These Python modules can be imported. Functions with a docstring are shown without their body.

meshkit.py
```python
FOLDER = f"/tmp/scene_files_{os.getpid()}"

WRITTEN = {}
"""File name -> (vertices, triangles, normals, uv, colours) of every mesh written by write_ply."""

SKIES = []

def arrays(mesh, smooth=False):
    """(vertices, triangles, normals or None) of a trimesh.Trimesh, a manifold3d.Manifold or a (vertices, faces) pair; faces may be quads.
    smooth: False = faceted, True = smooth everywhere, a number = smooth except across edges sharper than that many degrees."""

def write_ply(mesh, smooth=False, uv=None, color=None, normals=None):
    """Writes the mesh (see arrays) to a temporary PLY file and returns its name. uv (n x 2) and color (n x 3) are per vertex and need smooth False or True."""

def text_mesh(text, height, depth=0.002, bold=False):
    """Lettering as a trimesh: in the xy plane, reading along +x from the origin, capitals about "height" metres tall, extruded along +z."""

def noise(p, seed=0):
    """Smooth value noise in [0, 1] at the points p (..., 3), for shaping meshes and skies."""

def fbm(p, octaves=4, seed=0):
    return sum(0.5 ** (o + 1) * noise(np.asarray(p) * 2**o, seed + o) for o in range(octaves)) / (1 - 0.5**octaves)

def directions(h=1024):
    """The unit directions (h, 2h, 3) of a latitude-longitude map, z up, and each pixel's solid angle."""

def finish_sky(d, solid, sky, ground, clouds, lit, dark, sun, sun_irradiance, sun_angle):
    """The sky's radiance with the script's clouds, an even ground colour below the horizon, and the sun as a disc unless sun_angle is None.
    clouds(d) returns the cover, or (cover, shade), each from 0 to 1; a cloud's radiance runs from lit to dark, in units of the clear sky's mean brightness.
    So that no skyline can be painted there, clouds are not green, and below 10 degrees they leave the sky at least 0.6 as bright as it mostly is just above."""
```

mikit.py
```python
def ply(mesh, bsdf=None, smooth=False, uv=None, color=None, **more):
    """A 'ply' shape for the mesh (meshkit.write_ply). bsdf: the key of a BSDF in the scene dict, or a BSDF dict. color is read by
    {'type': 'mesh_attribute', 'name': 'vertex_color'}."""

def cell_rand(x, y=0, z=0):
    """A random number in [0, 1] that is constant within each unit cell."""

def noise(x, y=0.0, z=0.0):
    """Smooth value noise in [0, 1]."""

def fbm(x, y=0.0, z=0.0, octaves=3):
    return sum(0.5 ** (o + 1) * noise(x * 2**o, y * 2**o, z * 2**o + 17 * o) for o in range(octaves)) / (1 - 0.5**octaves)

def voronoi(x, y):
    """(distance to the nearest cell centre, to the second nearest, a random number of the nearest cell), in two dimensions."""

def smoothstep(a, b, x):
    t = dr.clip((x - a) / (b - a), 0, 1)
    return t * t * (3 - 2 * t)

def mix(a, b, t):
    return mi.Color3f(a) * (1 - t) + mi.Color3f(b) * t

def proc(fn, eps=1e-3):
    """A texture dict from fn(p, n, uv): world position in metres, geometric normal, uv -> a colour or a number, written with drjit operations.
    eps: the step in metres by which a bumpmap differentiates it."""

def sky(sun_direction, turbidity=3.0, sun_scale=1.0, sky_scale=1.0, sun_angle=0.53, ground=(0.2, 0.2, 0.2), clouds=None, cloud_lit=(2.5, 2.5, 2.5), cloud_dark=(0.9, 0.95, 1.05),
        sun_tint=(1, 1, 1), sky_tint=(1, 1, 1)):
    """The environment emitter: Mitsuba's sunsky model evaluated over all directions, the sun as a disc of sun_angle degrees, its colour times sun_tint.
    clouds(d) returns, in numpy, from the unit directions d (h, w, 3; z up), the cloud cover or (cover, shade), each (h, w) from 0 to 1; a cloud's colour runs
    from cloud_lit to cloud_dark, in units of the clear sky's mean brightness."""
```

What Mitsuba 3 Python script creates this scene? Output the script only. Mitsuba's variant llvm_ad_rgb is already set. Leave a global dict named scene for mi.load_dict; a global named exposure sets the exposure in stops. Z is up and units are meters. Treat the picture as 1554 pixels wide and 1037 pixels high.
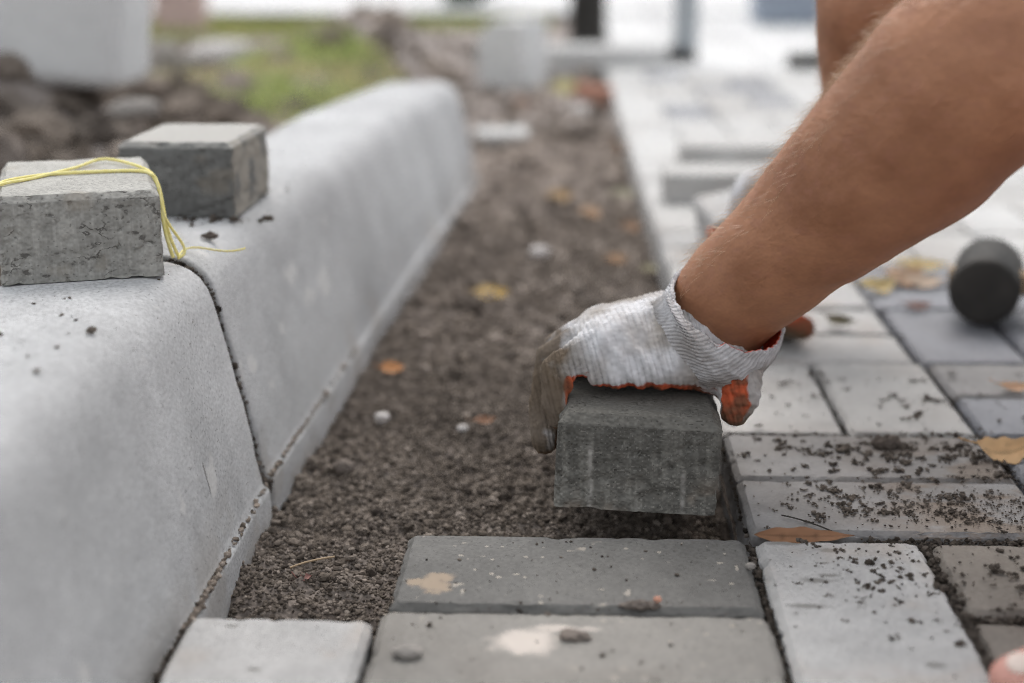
import math
import numpy as np
import trimesh
import drjit as dr
import mitsuba as mi
import mikit
import meshkit
import manifold3d as m3
from mikit import proc, noise, fbm, smoothstep, mix, cell_rand

T = mi.ScalarTransform4f
scene, labels = {}, {}
rng = np.random.default_rng(7)

# ------------------------------------------------------------------ camera, sky, exposure
F_PX, PITCH, YAW, ROLL = 2291.65, 0.26726, -0.04235, -0.0021
CAM = np.array([0.0975, -0.8366, 0.3482])
FW = np.array([math.sin(YAW) * math.cos(PITCH), math.cos(YAW) * math.cos(PITCH), -math.sin(PITCH)])
_r = np.array([math.cos(YAW), -math.sin(YAW), 0.0])
_u = np.cross(_r, FW)
RT = _r * math.cos(ROLL) + _u * math.sin(ROLL)
UP = -_r * math.sin(ROLL) + _u * math.cos(ROLL)


def at(x, y, D=None, Z=None, Y=None):
    """Where a measured line of sight (pixels of the 1554 x 1037 photograph) meets a depth or a plane of the place."""
    d = FW + RT * (x - 777) / F_PX - UP * (y - 518.5) / F_PX
    t = D if D is not None else ((Z - CAM[2]) / d[2] if Z is not None else (Y - CAM[1]) / d[1])
    return CAM + d * t


scene['camera'] = {
    'type': 'thinlens', 'fov': 2 * math.degrees(math.atan(777 / F_PX)), 'fov_axis': 'x',
    'aperture_radius': 0.0082, 'focus_distance': 0.915, 'near_clip': 0.02, 'far_clip': 400.0,
    'to_world': T().look_at(origin=CAM.tolist(), target=(CAM + FW).tolist(), up=UP.tolist())}
scene['sky_light'] = mikit.sky((-0.04, 0.62, 0.80), turbidity=3, sun_scale=0.42, sun_angle=42, sun_tint=(0.86, 0.97, 1.2), clouds=lambda d: 1.0,
                               cloud_lit=(2.1, 2.17, 2.27))
exposure = 2.1

# ------------------------------------------------------------------ helpers


def key_of(name):
    if name not in scene and name not in labels and not any(k.startswith(name + '__') for k in scene):
        return name
    i = 1
    while True:
        k = f'{name}_{i:03d}'
        if k not in scene and k not in labels and not any(q.startswith(k + '__') for q in scene):
            return k
        i += 1


def obj(name, mesh, bsdf, parent=None, smooth=30, color=None, uv=None):
    k = key_of((parent + '__' + name) if parent else name)
    scene[k] = mikit.ply(mesh, bsdf, smooth=smooth, color=color, uv=uv)
    return k


def tag(k, label=None, cat=None, group=None, kind=None):
    d = {}
    if label:
        d['label'] = label
    if cat:
        d['category'] = cat
    if group:
        d['group'] = group
    if kind:
        d['kind'] = kind
    labels[k] = d
    return k


def TM(v, f):
    return trimesh.Trimesh(np.asarray(v, float), np.asarray(f, int), process=False)


def from_man(m):
    q = m.to_mesh()
    return TM(np.array(q.vert_properties[:, :3]), np.array(q.tri_verts))


def to_man(me):
    return m3.Manifold(m3.Mesh(np.asarray(me.vertices, np.float32), np.asarray(me.faces, np.uint32)))


def rotm(rz=0, rx=0, ry=0):
    R = trimesh.transformations.euler_matrix(rx, ry, rz, 'sxyz')[:3, :3]
    return R


def placed(me, loc, rz=0, rx=0, ry=0):
    return TM(me.vertices @ rotm(rz, rx, ry).T + np.asarray(loc), me.faces)


def displaced(me, amp, scale, seed=0, octaves=3, off=0.5):
    v, n = np.asarray(me.vertices), np.asarray(TM(me.vertices, me.faces).vertex_normals)
    d = (meshkit.fbm(v * scale + 31.7, octaves, seed) - off) * amp
    return TM(v + n * d[:, None], me.faces)


def rounded_poly(lx, ly, r, n=3):
    pts = []
    for cx, cy, a0 in ((lx - r, ly - r, 0), (r, ly - r, 90), (r, r, 180), (lx - r, r, 270)):
        for i in range(n + 1):
            a = math.radians(a0 + 90 * i / n)
            pts.append((cx + r * math.cos(a), cy + r * math.sin(a)))
    return np.array(pts)


def paver(lx, ly, h=0.06, ch=0.004, chz=0.004, r=0.003, fine=None, seed=0, rough=0.0012):
    """A concrete paving block, origin at its front left top corner, top at z = 0."""
    base = rounded_poly(lx, ly, r)
    c = np.array([lx / 2, ly / 2])
    inner = c + (base - c) * (1 - 2 * ch / np.array([lx, ly]))
    pts = np.vstack([np.c_[base, np.full(len(base), -h)], np.c_[base, np.full(len(base), -chz)], np.c_[inner, np.zeros(len(inner))]])
    m = m3.Manifold.hull_points(pts)
    if fine:
        me = from_man(m.refine_to_length(fine))
        me.merge_vertices()
        v = np.asarray(me.vertices)
        n = np.asarray(me.vertex_normals)
        edge = np.minimum.reduce([v[:, 0], lx - v[:, 0], v[:, 1], ly - v[:, 1]])
        sharp = np.exp(-(np.maximum(np.abs(edge), 0) / 0.006) ** 2)
        d = (meshkit.fbm(v * 45 + seed * 3.1, 3, seed) - 0.5) * 0.0007
        d -= sharp * np.maximum(meshkit.fbm(v * 130 + seed * 7.7, 3, seed + 5) - 0.52, 0) * rough * 7
        side = (np.abs(n[:, 2]) < 0.5) & (v[:, 2] < -chz * 1.2)
        d -= side * np.maximum(meshkit.fbm(v * [160, 160, 220] + seed, 3, seed + 9) - 0.55, 0) * rough * 7
        return TM(v + n * d[:, None], me.faces)
    return from_man(m)


def tube(points, radius, seg=8, smooth_n=0, close=True):
    P = np.asarray(points, float)
    R = np.broadcast_to(np.asarray(radius, float), (len(P),)).copy()
    if smooth_n:
        t = np.arange(len(P))
        tt = np.linspace(0, len(P) - 1, (len(P) - 1) * smooth_n + 1)
        from scipy.interpolate import PchipInterpolator, CubicSpline
        P = CubicSpline(t, P)(tt)
        R = PchipInterpolator(t, R)(tt)
    d = np.gradient(P, axis=0)
    d /= np.linalg.norm(d, axis=1, keepdims=True)
    a = np.cross(d[0], [0.3, 0.2, 0.9])
    a /= np.linalg.norm(a)
    V = []
    for i in range(len(P)):
        a = a - d[i] * (a @ d[i])
        a /= np.linalg.norm(a)
        b = np.cross(d[i], a)
        th = np.arange(seg) / seg * 2 * np.pi
        V.append(P[i] + R[i] * (np.cos(th)[:, None] * a + np.sin(th)[:, None] * b))
    V = np.vstack(V)
    F = []
    for i in range(len(P) - 1):
        for j in range(seg):
            k = (j + 1) % seg
            F += [[i * seg + j, i * seg + k, (i + 1) * seg + k], [i * seg + j, (i + 1) * seg + k, (i + 1) * seg + j]]
    if close:
        n = len(V)
        V = np.vstack([V, P[:1], P[-1:]])
        e = (len(P) - 1) * seg
        for j in range(seg):
            k = (j + 1) % seg
            F += [[n, k, j], [n + 1, e + j, e + k]]
    return TM(V, F)


ICO0 = trimesh.creation.icosphere(subdivisions=0)
ICO1 = trimesh.creation.icosphere(subdivisions=1)


def crumbs(P, R, seed, base=ICO0, flat=0.75, jitter=0.38):
    """Many small angular lumps as one mesh; P (n,3) centres, R (n,) radii."""
    g = np.random.default_rng(seed)
    n, k = len(P), len(base.vertices)
    v = np.broadcast_to(np.asarray(base.vertices), (n, k, 3)).copy()
    v *= (1 + jitter * (g.random((n, k, 1)) - 0.5) * 2)
    v *= 0.7 + 0.6 * g.random((n, 1, 3))
    q = g.normal(size=(n, 4))
    q /= np.linalg.norm(q, axis=1, keepdims=True)
    w, x, y, z = q.T
    M = np.stack([np.stack([1 - 2 * (y * y + z * z), 2 * (x * y - z * w), 2 * (x * z + y * w)], -1),
                  np.stack([2 * (x * y + z * w), 1 - 2 * (x * x + z * z), 2 * (y * z - x * w)], -1),
                  np.stack([2 * (x * z - y * w), 2 * (y * z + x * w), 1 - 2 * (x * x + y * y)], -1)], 1)
    v = np.einsum('nij,nkj->nki', M, v)
    v[:, :, 2] *= flat
    v = v * np.asarray(R)[:, None, None] + np.asarray(P)[:, None, :]
    f = np.asarray(base.faces)[None] + (np.arange(n) * k)[:, None, None]
    return TM(v.reshape(-1, 3), f.reshape(-1, 3))


def grid_mesh(xs, ys, zfun):
    X, Y = np.meshgrid(xs, ys)
    Z = zfun(X, Y)
    v = np.stack([X, Y, Z], -1).reshape(-1, 3)
    i = np.arange(len(ys) - 1)[:, None] * len(xs) + np.arange(len(xs) - 1)[None]
    f = np.stack([np.stack([i, i + 1, i + len(xs) + 1], -1), np.stack([i, i + len(xs) + 1, i + len(xs)], -1)], 2).reshape(-1, 3)
    return TM(v, f)


def stone(r, seed, sub=3, squash=(1, 1, 0.7), amp=0.6, scale=1.3):
    b = trimesh.creation.icosphere(subdivisions=sub)
    v = np.asarray(b.vertices)
    d = 1 + amp * (meshkit.fbm(v * scale + seed * 5.3, 4, seed) - 0.5)
    return TM(v * d[:, None] * r * np.asarray(squash), b.faces)


def sph(p, r, n=24):
    return m3.Manifold.sphere(float(r), n).translate([float(q) for q in p])


def chain(P, R, n=24):
    return [m3.Manifold.batch_hull([sph(P[i], R[i], n), sph(P[i + 1], R[i + 1], n)]) for i in range(len(P) - 1)]


def union(ms):
    return m3.Manifold.batch_boolean(ms, m3.OpType.Add)


def skin_mesh(parts, edge, it=12, edge2=None):
    me = from_man(union(parts).refine_to_length(edge))
    me.merge_vertices()
    trimesh.smoothing.filter_taubin(me, lamb=0.55, nu=0.56, iterations=it)
    if edge2:
        q = to_man(me).refine_to_length(edge2)
        me = from_man(q)
        me.merge_vertices()
        trimesh.smoothing.filter_taubin(me, lamb=0.5, nu=0.51, iterations=4)
    return me


# ------------------------------------------------------------------ materials


def plain(key, c, rough=0.8, **more):
    scene[key] = {'type': 'twosided', 'bsdf': {'type': 'principled', 'base_color': {'type': 'rgb', 'value': list(c)}, 'roughness': rough, **more}}


def textured(key, fn, rough=0.85, bump=None, spec=0.3, eps=5e-4, **more):
    b = {'type': 'principled', 'base_color': proc(fn), 'roughness': rough, 'specular': spec, **more}
    if bump is not None:
        b = {'type': 'bumpmap', 'arbitrary': proc(bump, eps=eps), 'scale': 1.0, 'bsdf': b}
    scene[key] = {'type': 'twosided', 'bsdf': b}


def vcol(key, rough=0.95, bump=None, spec=0.15, eps=5e-4, **more):
    b = {'type': 'principled', 'base_color': {'type': 'mesh_attribute', 'name': 'vertex_color'}, 'roughness': rough, 'specular': spec, **more}
    if bump is not None:
        b = {'type': 'bumpmap', 'arbitrary': proc(bump, eps=eps), 'scale': 1.0, 'bsdf': b}
    scene[key] = {'type': 'twosided', 'bsdf': b}


def spot(p, cx, cy, rx, ry, ragged=1.25, f=100.0):
    """A stain's mask: ragged ellipse on the ground around (cx, cy)."""
    q = dr.sqrt(dr.square((p.x - cx) / rx) + dr.square((p.y - cy) / ry)) + ragged * (fbm(p.x * f, p.y * f, p.z * f, 4) - 0.5) * 2
    return 1 - smoothstep(0.45, 1.1, q)


def concrete(c, var=0.25, grain=0.16, pore=0.35, dirt=0.0, dirt_c=(0.12, 0.095, 0.075), extra=None, gs=650.0):
    def fn(p, n, uv):
        big = fbm(p.x * 9 + 3, p.y * 9, p.z * 9, 3) - 0.5
        mid = fbm(p.x * 60, p.y * 60 + 9, p.z * 60, 3) - 0.5
        g = noise(p.x * gs, p.y * gs, p.z * gs) - 0.5
        k = 1 + var * 1.6 * big + var * 0.9 * mid + grain * 2 * g
        po = smoothstep(0.82, 0.92, noise(p.x * 620 + 7, p.y * 620, p.z * 620))
        k = k * (1 - pore * po)
        col = mi.Color3f(c) * dr.maximum(k, 0.05)
        if dirt:
            dm = smoothstep(0.5, 0.68, fbm(p.x * 16 + 5, p.y * 16, p.z * 16, 4)) * dirt
            col = mix(col, dirt_c, dm)
        if extra:
            col = extra(p, n, col)
        return col
    return fn


def rough_bump(a=0.0009, f=220.0, a2=0.0004, f2=800.0):
    def fn(p, n, uv):
        return a * fbm(p.x * f, p.y * f, p.z * f, 2) + a2 * noise(p.x * f2, p.y * f2, p.z * f2)
    return fn


ALB = 1.0
BUMP = rough_bump()
SOFT = rough_bump(0.0004, 160.0, 0.00022, 700.0)


def kerb_extra(p, n, col):
    m = spot(p, -0.113, -0.012, 0.05, 0.006, 0.25, 90)
    streak = smoothstep(0.62, 0.8, fbm(p.x * 3, p.y * 42, p.z * 5, 3))
    col = col * (1 - 0.07 * streak)
    cloud = smoothstep(0.4, 0.7, fbm(p.x * 12, p.y * 9 + 4, p.z * 5, 4))
    mark = spot(p, -0.1232, -0.008, 1.0, 0.0016, 0.2, 60) * (1 - smoothstep(0.008, 0.011, dr.abs(p.z - 0.036)))
    foot = smoothstep(0.03, -0.012, p.z) * smoothstep(0.42, 0.62, fbm(p.x * 25, p.y * 25, p.z * 25, 4))
    col = mix(col, (0.33, 0.30, 0.265), foot * 0.40)
    lime = smoothstep(0.70, 0.78, fbm(p.x * 33, p.y * 33 + 7, p.z * 33, 4))
    col = mix(col, (0.68, 0.67, 0.65), lime * 0.5)
    air = smoothstep(0.92, 0.95, noise(p.x * 330, p.y * 330 + 2, p.z * 330))
    col = mix(col, (0.2, 0.19, 0.18), air * 0.7)
    col = mix(col * (1 - 0.14 * cloud), (0.14, 0.135, 0.13), mark * 0.7)
    return col


textured('kerb_concrete', concrete((0.47, 0.475, 0.48), 0.22, 0.20, 0.35, extra=kerb_extra, gs=620.0), 0.85, SOFT)


def dark_extra(p, n, col):
    up = smoothstep(0.5, 0.9, n.z)
    m = spot(p, 0.021, -0.073, 0.014, 0.013) * up                      # sandy patch on the middle block
    col = mix(col, (0.36, 0.28, 0.205), m * 0.8)
    w = spot(p, 0.072, -0.142, 0.02, 0.017, 0.75, 70) * up              # pale lime splash
    w = dr.maximum(w, 0.8 * spot(p, 0.092, -0.125, 0.022, 0.005, 0.6, 90) * up)
    col = mix(col, (0.62, 0.56, 0.51), w * 0.85)
    fl = smoothstep(0.88, 0.93, noise(p.x * 210 + 2, p.y * 210, p.z * 210)) * up * smoothstep(0.5, 0.6, fbm(p.x * 20, p.y * 20, 0.3, 2))
    return mix(col, (0.42, 0.38, 0.33), fl * 0.7)


textured('paver_charcoal', concrete((0.125, 0.123, 0.118), 0.35, 0.16, 0.3, extra=dark_extra), 0.72, SOFT)


def taupe_extra(p, n, col):
    col = dark_extra(p, n, col)
    return col


textured('paver_taupe', concrete((0.225, 0.215, 0.2), 0.3, 0.10, 0.2, 0.12, extra=taupe_extra), 0.75, SOFT)


def pale_extra(p, n, col):
    up = smoothstep(0.5, 0.9, n.z)
    for cx, cy, rx, ry in ((0.234, -0.06, 0.010, 0.0042), (0.241, -0.053, 0.008, 0.003), (0.222, -0.008, 0.011, 0.004), (0.247, -0.018, 0.009, 0.004),
                           (0.224, -0.093, 0.011, 0.003), (0.278, -0.158, 0.007, 0.0035), (0.241, -0.036, 0.005, 0.002), (-0.078, -0.128, 0.004, 0.002), (-0.056, -0.175, 0.006, 0.003)):
        col = mix(col, (0.15, 0.145, 0.135), spot(p, cx, cy, rx, ry, 0.55, 110) * up * 0.75)
    tan = smoothstep(0.48, 0.7, fbm(p.x * 22, p.y * 22 + 3, 0.5, 4)) * up
    return mix(col, (0.40, 0.34, 0.29), tan * 0.4)


textured('paver_pale', concrete((0.415, 0.412, 0.408), 0.28, 0.11, 0.25, extra=pale_extra), 0.75, SOFT)


def muddy_extra(p, n, col):
    up = smoothstep(0.5, 0.9, n.z)
    band = smoothstep(0.25, 0.34, p.x) * smoothstep(0.2, 0.02, dr.abs(p.y - 0.06) * 0.9)
    m = smoothstep(0.42, 0.62, fbm(p.x * 30, p.y * 55, 0.2, 4)) * band * up
    col = mix(col, (0.17, 0.125, 0.09), m * 0.75)
    sc = smoothstep(0.66, 0.74, fbm(p.x * 14, p.y * 190, 0.7, 2)) * band * up
    return mix(col, (0.10, 0.085, 0.07), sc * 0.5)


textured('paver_muddy', concrete((0.255, 0.25, 0.25), 0.28, 0.12, 0.25, 0.22, extra=muddy_extra), 0.6, SOFT)
textured('stone_pale', concrete((0.66, 0.665, 0.665), 0.15, 0.06, 0.15), 0.85, None)
textured('paver_brown', concrete((0.20, 0.18, 0.16), 0.35, 0.14, 0.3, 0.5, extra=None), 0.8, SOFT)
textured('paver_grey', concrete((0.45, 0.443, 0.43), 0.2, 0.1, 0.2, 0.2, (0.26, 0.225, 0.2)), 0.72, SOFT)
textured('paver_slate', concrete((0.235, 0.243, 0.268), 0.25, 0.1, 0.2, 0.1), 0.6, SOFT)
textured('paver_white', concrete((0.51, 0.508, 0.50), 0.22, 0.06, 0.1, 0.15, (0.42, 0.38, 0.34)), 0.8, None)  # far blocks: stronger light farther back is put into this paler colour


def cast_extra(p, n, col):
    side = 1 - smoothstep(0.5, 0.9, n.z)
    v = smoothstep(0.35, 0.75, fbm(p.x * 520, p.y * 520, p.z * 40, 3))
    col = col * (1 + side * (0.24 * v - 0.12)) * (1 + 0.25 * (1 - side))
    pit = smoothstep(0.60, 0.72, fbm(p.x * 260 + 3, p.y * 260, p.z * 300, 4)) * side * smoothstep(0.48, 0.62, fbm(p.x * 30, p.y * 30, p.z * 40, 3))
    crack = smoothstep(0.022, 0.004, dr.abs(fbm(p.x * 60, p.y * 60, p.z * 85, 5) - 0.5)) * smoothstep(0.5, 0.62, fbm(p.x * 42 + 9, p.y * 42, p.z * 55, 3)) * side
    col = mix(col, (0.05, 0.045, 0.04), dr.maximum(pit * 0.7, crack * 0.8))
    ru = smoothstep(0.6, 0.75, fbm(p.x * 40, p.y * 40 + 8, p.z * 40, 3))
    return mix(col, (0.26, 0.22, 0.17), ru * 0.35)


def cast_bump(p, n, uv):
    pit = smoothstep(0.57, 0.70, fbm(p.x * 260 + 3, p.y * 260, p.z * 300, 4)) * (1 - smoothstep(0.5, 0.9, n.z))
    return -0.0007 * pit + 0.0006 * fbm(p.x * 300, p.y * 300, p.z * 120, 2)


def dark_sided_extra(p, n, col):  # tone set by face direction: dark sides, paler top and right
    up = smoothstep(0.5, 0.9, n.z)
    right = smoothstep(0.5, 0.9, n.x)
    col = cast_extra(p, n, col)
    col = mix(col, mi.Color3f(0.42, 0.41, 0.385), up * 0.85)          # top face blended to a lighter grey
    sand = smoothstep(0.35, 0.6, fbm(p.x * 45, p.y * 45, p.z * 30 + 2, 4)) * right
    return mix(col, (0.40, 0.37, 0.32), sand * 0.7)                  # paler sandy patches on the right face


textured('paver_dark_sided', concrete((0.165, 0.167, 0.162), 0.35, 0.2, 0.4, extra=dark_sided_extra), 0.85, cast_bump)
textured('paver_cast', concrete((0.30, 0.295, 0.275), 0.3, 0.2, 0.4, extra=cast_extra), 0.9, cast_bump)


def held_extra(p, n, col):
    side = 1 - smoothstep(0.3, 0.8, n.z)
    v = smoothstep(0.4, 0.75, fbm(p.x * 260, p.y * 260, p.z * 30, 3))
    col = col * (1 + side * (0.5 * v - 0.22))
    sp = smoothstep(0.72, 0.80, noise(p.x * 800, p.y * 800, p.z * 800)) * side
    col = mix(col, (0.5, 0.48, 0.44), sp * 0.18)
    lo = smoothstep(0.034, 0.012, p.z) * side
    col = col * (1 + 0.35 * lo)
    tan = smoothstep(0.45, 0.7, fbm(p.x * 50, p.y * 50, p.z * 50 + 4, 3)) * smoothstep(0.03, 0.008, p.z)
    col = mix(col, (0.24, 0.19, 0.15), tan * 0.5)
    s1 = (1 - smoothstep(0.0, 0.003, dr.abs(p.x - 0.1085 + 0.001 * (noise(p.z * 300) - 0.5)))) * side * smoothstep(0.05, 0.04, p.z) * fbm(p.x * 400, p.y, p.z * 200, 2)
    s2 = (1 - smoothstep(0.0, 0.0025, dr.abs(p.x - 0.165))) * side * smoothstep(0.03, 0.024, p.z) * fbm(p.x * 400, p.y, p.z * 260, 2)
    return mix(col, (0.5, 0.48, 0.45), dr.minimum(s1 + s2, 1) * 0.75)


textured('paver_held', concrete((0.128, 0.124, 0.112), 0.3, 0.30, 0.5, extra=held_extra), 0.8, rough_bump(0.001, 260, 0.0006, 900))
plain('joint_dark', (0.05, 0.045, 0.04), 1.0)


def soil_fn(p, n, uv):
    a = fbm(p.x * 24, p.y * 24, p.z * 24, 4)
    g = noise(p.x * 420, p.y * 420, p.z * 420)
    col = mix((0.100, 0.084, 0.074), (0.18, 0.155, 0.138), smoothstep(0.3, 0.7, a))
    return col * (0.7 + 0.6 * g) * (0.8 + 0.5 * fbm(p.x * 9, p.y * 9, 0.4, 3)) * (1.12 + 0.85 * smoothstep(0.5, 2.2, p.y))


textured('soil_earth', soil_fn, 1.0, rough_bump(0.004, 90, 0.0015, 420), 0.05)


def field_fn(p, n, uv):
    a = fbm(p.x * 3, p.y * 3, 0, 4)
    b = fbm(p.x * 14, p.y * 14, 0, 4)
    col = mix((0.21, 0.182, 0.165), (0.33, 0.295, 0.275), smoothstep(0.35, 0.65, 0.5 * a + 0.5 * b))
    return col


textured('field_earth', field_fn, 1.0, None, 0.05)
vcol('soil_grain', 1.0)
vcol('grass_blade', 0.7)
vcol('leaf_litter', 0.65)


def far_fn(p, n, uv):
    i, j = dr.floor(p.x / 0.2), dr.floor(p.y / 0.2)
    jx = dr.abs(p.x / 0.2 - i - 0.5)
    jy = dr.abs(p.y / 0.2 - j - 0.5)
    k = 0.82 + 0.25 * cell_rand(i, j, 3)
    joint = smoothstep(0.475, 0.49, dr.maximum(jx, jy))
    return mi.Color3f(0.62, 0.618, 0.615) * k * (1 - 0.55 * joint)  # raised base colour stands in for brighter light in the distance


textured('far_paving', far_fn, 0.85, None)

# skin, cloth, wood, rubber


def skin_fn(p, n, uv):
    a = fbm(p.x * 40, p.y * 40, p.z * 40, 4)
    b = fbm(p.x * 160 + 5, p.y * 160, p.z * 160, 3)
    c = noise(p.x * 700, p.y * 700, p.z * 700)
    col = mix((0.26, 0.112, 0.057), (0.41, 0.195, 0.108), smoothstep(0.25, 0.75, 0.6 * a + 0.4 * fbm(p.x * 14, p.y * 14, p.z * 14, 2)))
    col = mix(col, (0.34, 0.15, 0.10), smoothstep(0.5, 0.75, b) * 0.3)
    return col * (0.93 + 0.14 * c)


def skin_bump(p, n, uv):
    return 0.0007 * fbm(p.x * 380, p.y * 380, p.z * 380, 3) + 0.0014 * fbm(p.x * 60, p.y * 60, p.z * 60, 2)


textured('skin_tan', skin_fn, 0.52, skin_bump, 0.4)
textured('skin_pink', lambda p, n, uv: mix((0.55, 0.25, 0.2), (0.66, 0.36, 0.3), fbm(p.x * 90, p.y * 90, p.z * 90, 3)), 0.45, None, 0.4)
plain('nail_pale', (0.72, 0.6, 0.53), 0.35)


def knit_bump(p, n, uv):
    w = 0.0012 * (fbm(p.x * 60, p.y * 60, p.z * 60, 2) - 0.5)
    rib = 0.5 + 0.5 * dr.sin((p.x + 0.25 * p.z + w) * 2 * math.pi / 0.0026)
    st = 0.5 + 0.5 * dr.sin((p.z - 0.3 * p.y + w) * 2 * math.pi / 0.0019)
    return 0.0005 * rib + 0.00028 * st * rib + 0.0004 * noise(p.x * 900, p.y * 900, p.z * 900)


vcol('glove_knit', 0.95, knit_bump, 0.1, 3e-4, sheen=0.3)
vcol('glove_cuff', 0.95, rough_bump(0.0008, 420, 0.0006, 1100), 0.1, 3e-4, sheen=0.3)
plain('body_hair', (0.6, 0.45, 0.32), 0.35)
plain('head_hair', (0.05, 0.035, 0.025), 0.6)
textured('shirt_cotton', lambda p, n, uv: mi.Color3f(0.10, 0.11, 0.13) * (0.8 + 0.4 * fbm(p.x * 40, p.y * 40, p.z * 40, 3)), 0.95)
textured('trouser_cotton', lambda p, n, uv: mi.Color3f(0.08, 0.085, 0.095) * (0.8 + 0.4 * fbm(p.x * 40, p.y * 40, p.z * 40, 3)), 0.95)
textured('rubber_black', lambda p, n, uv: mix((0.02, 0.021, 0.021), (0.065, 0.06, 0.054), fbm(p.x * 50, p.y * 50, p.z * 50, 4)), 0.65, rough_bump(0.0008, 150, 0.0003, 600))
textured('wood_ash', lambda p, n, uv: mix((0.36, 0.26, 0.16), (0.5, 0.38, 0.25), fbm(p.x * 14, p.y * 140, p.z * 140, 3)), 0.6)
textured('twine_yellow', lambda p, n, uv: mix((0.78, 0.68, 0.2), (0.9, 0.84, 0.42), noise(p.x * 500, p.y * 500, p.z * 500)), 0.55)
textured('pebble_white', concrete((0.6, 0.575, 0.56), 0.3, 0.1, 0.1), 0.8)
textured('pebble_grey', concrete((0.3, 0.28, 0.26), 0.3, 0.1, 0.1), 0.85)
textured('brick_orange', concrete((0.42, 0.22, 0.16), 0.3, 0.1, 0.1), 0.9)
textured('post_black', lambda p, n, uv: mi.Color3f(0.032, 0.03, 0.027) * (0.7 + 0.7 * fbm(p.x * 30, p.y * 30, p.z * 8, 3)), 0.75)
textured('post_grey', lambda p, n, uv: mi.Color3f(0.38, 0.41, 0.43) * (0.85 + 0.3 * fbm(p.x * 20, p.y * 20, p.z * 6, 3)), 0.7)
textured('block_blue', lambda p, n, uv: mi.Color3f(0.28, 0.32, 0.38) * (0.85 + 0.3 * fbm(p.x * 8, p.y * 8, p.z * 8, 3)), 0.8)
textured('block_pink', lambda p, n, uv: mi.Color3f(0.55, 0.42, 0.39) * (0.85 + 0.3 * fbm(p.x * 8, p.y * 8, p.z * 8, 3)), 0.9)

# ------------------------------------------------------------------ the ground
SOIL_Z = -0.037


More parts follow.
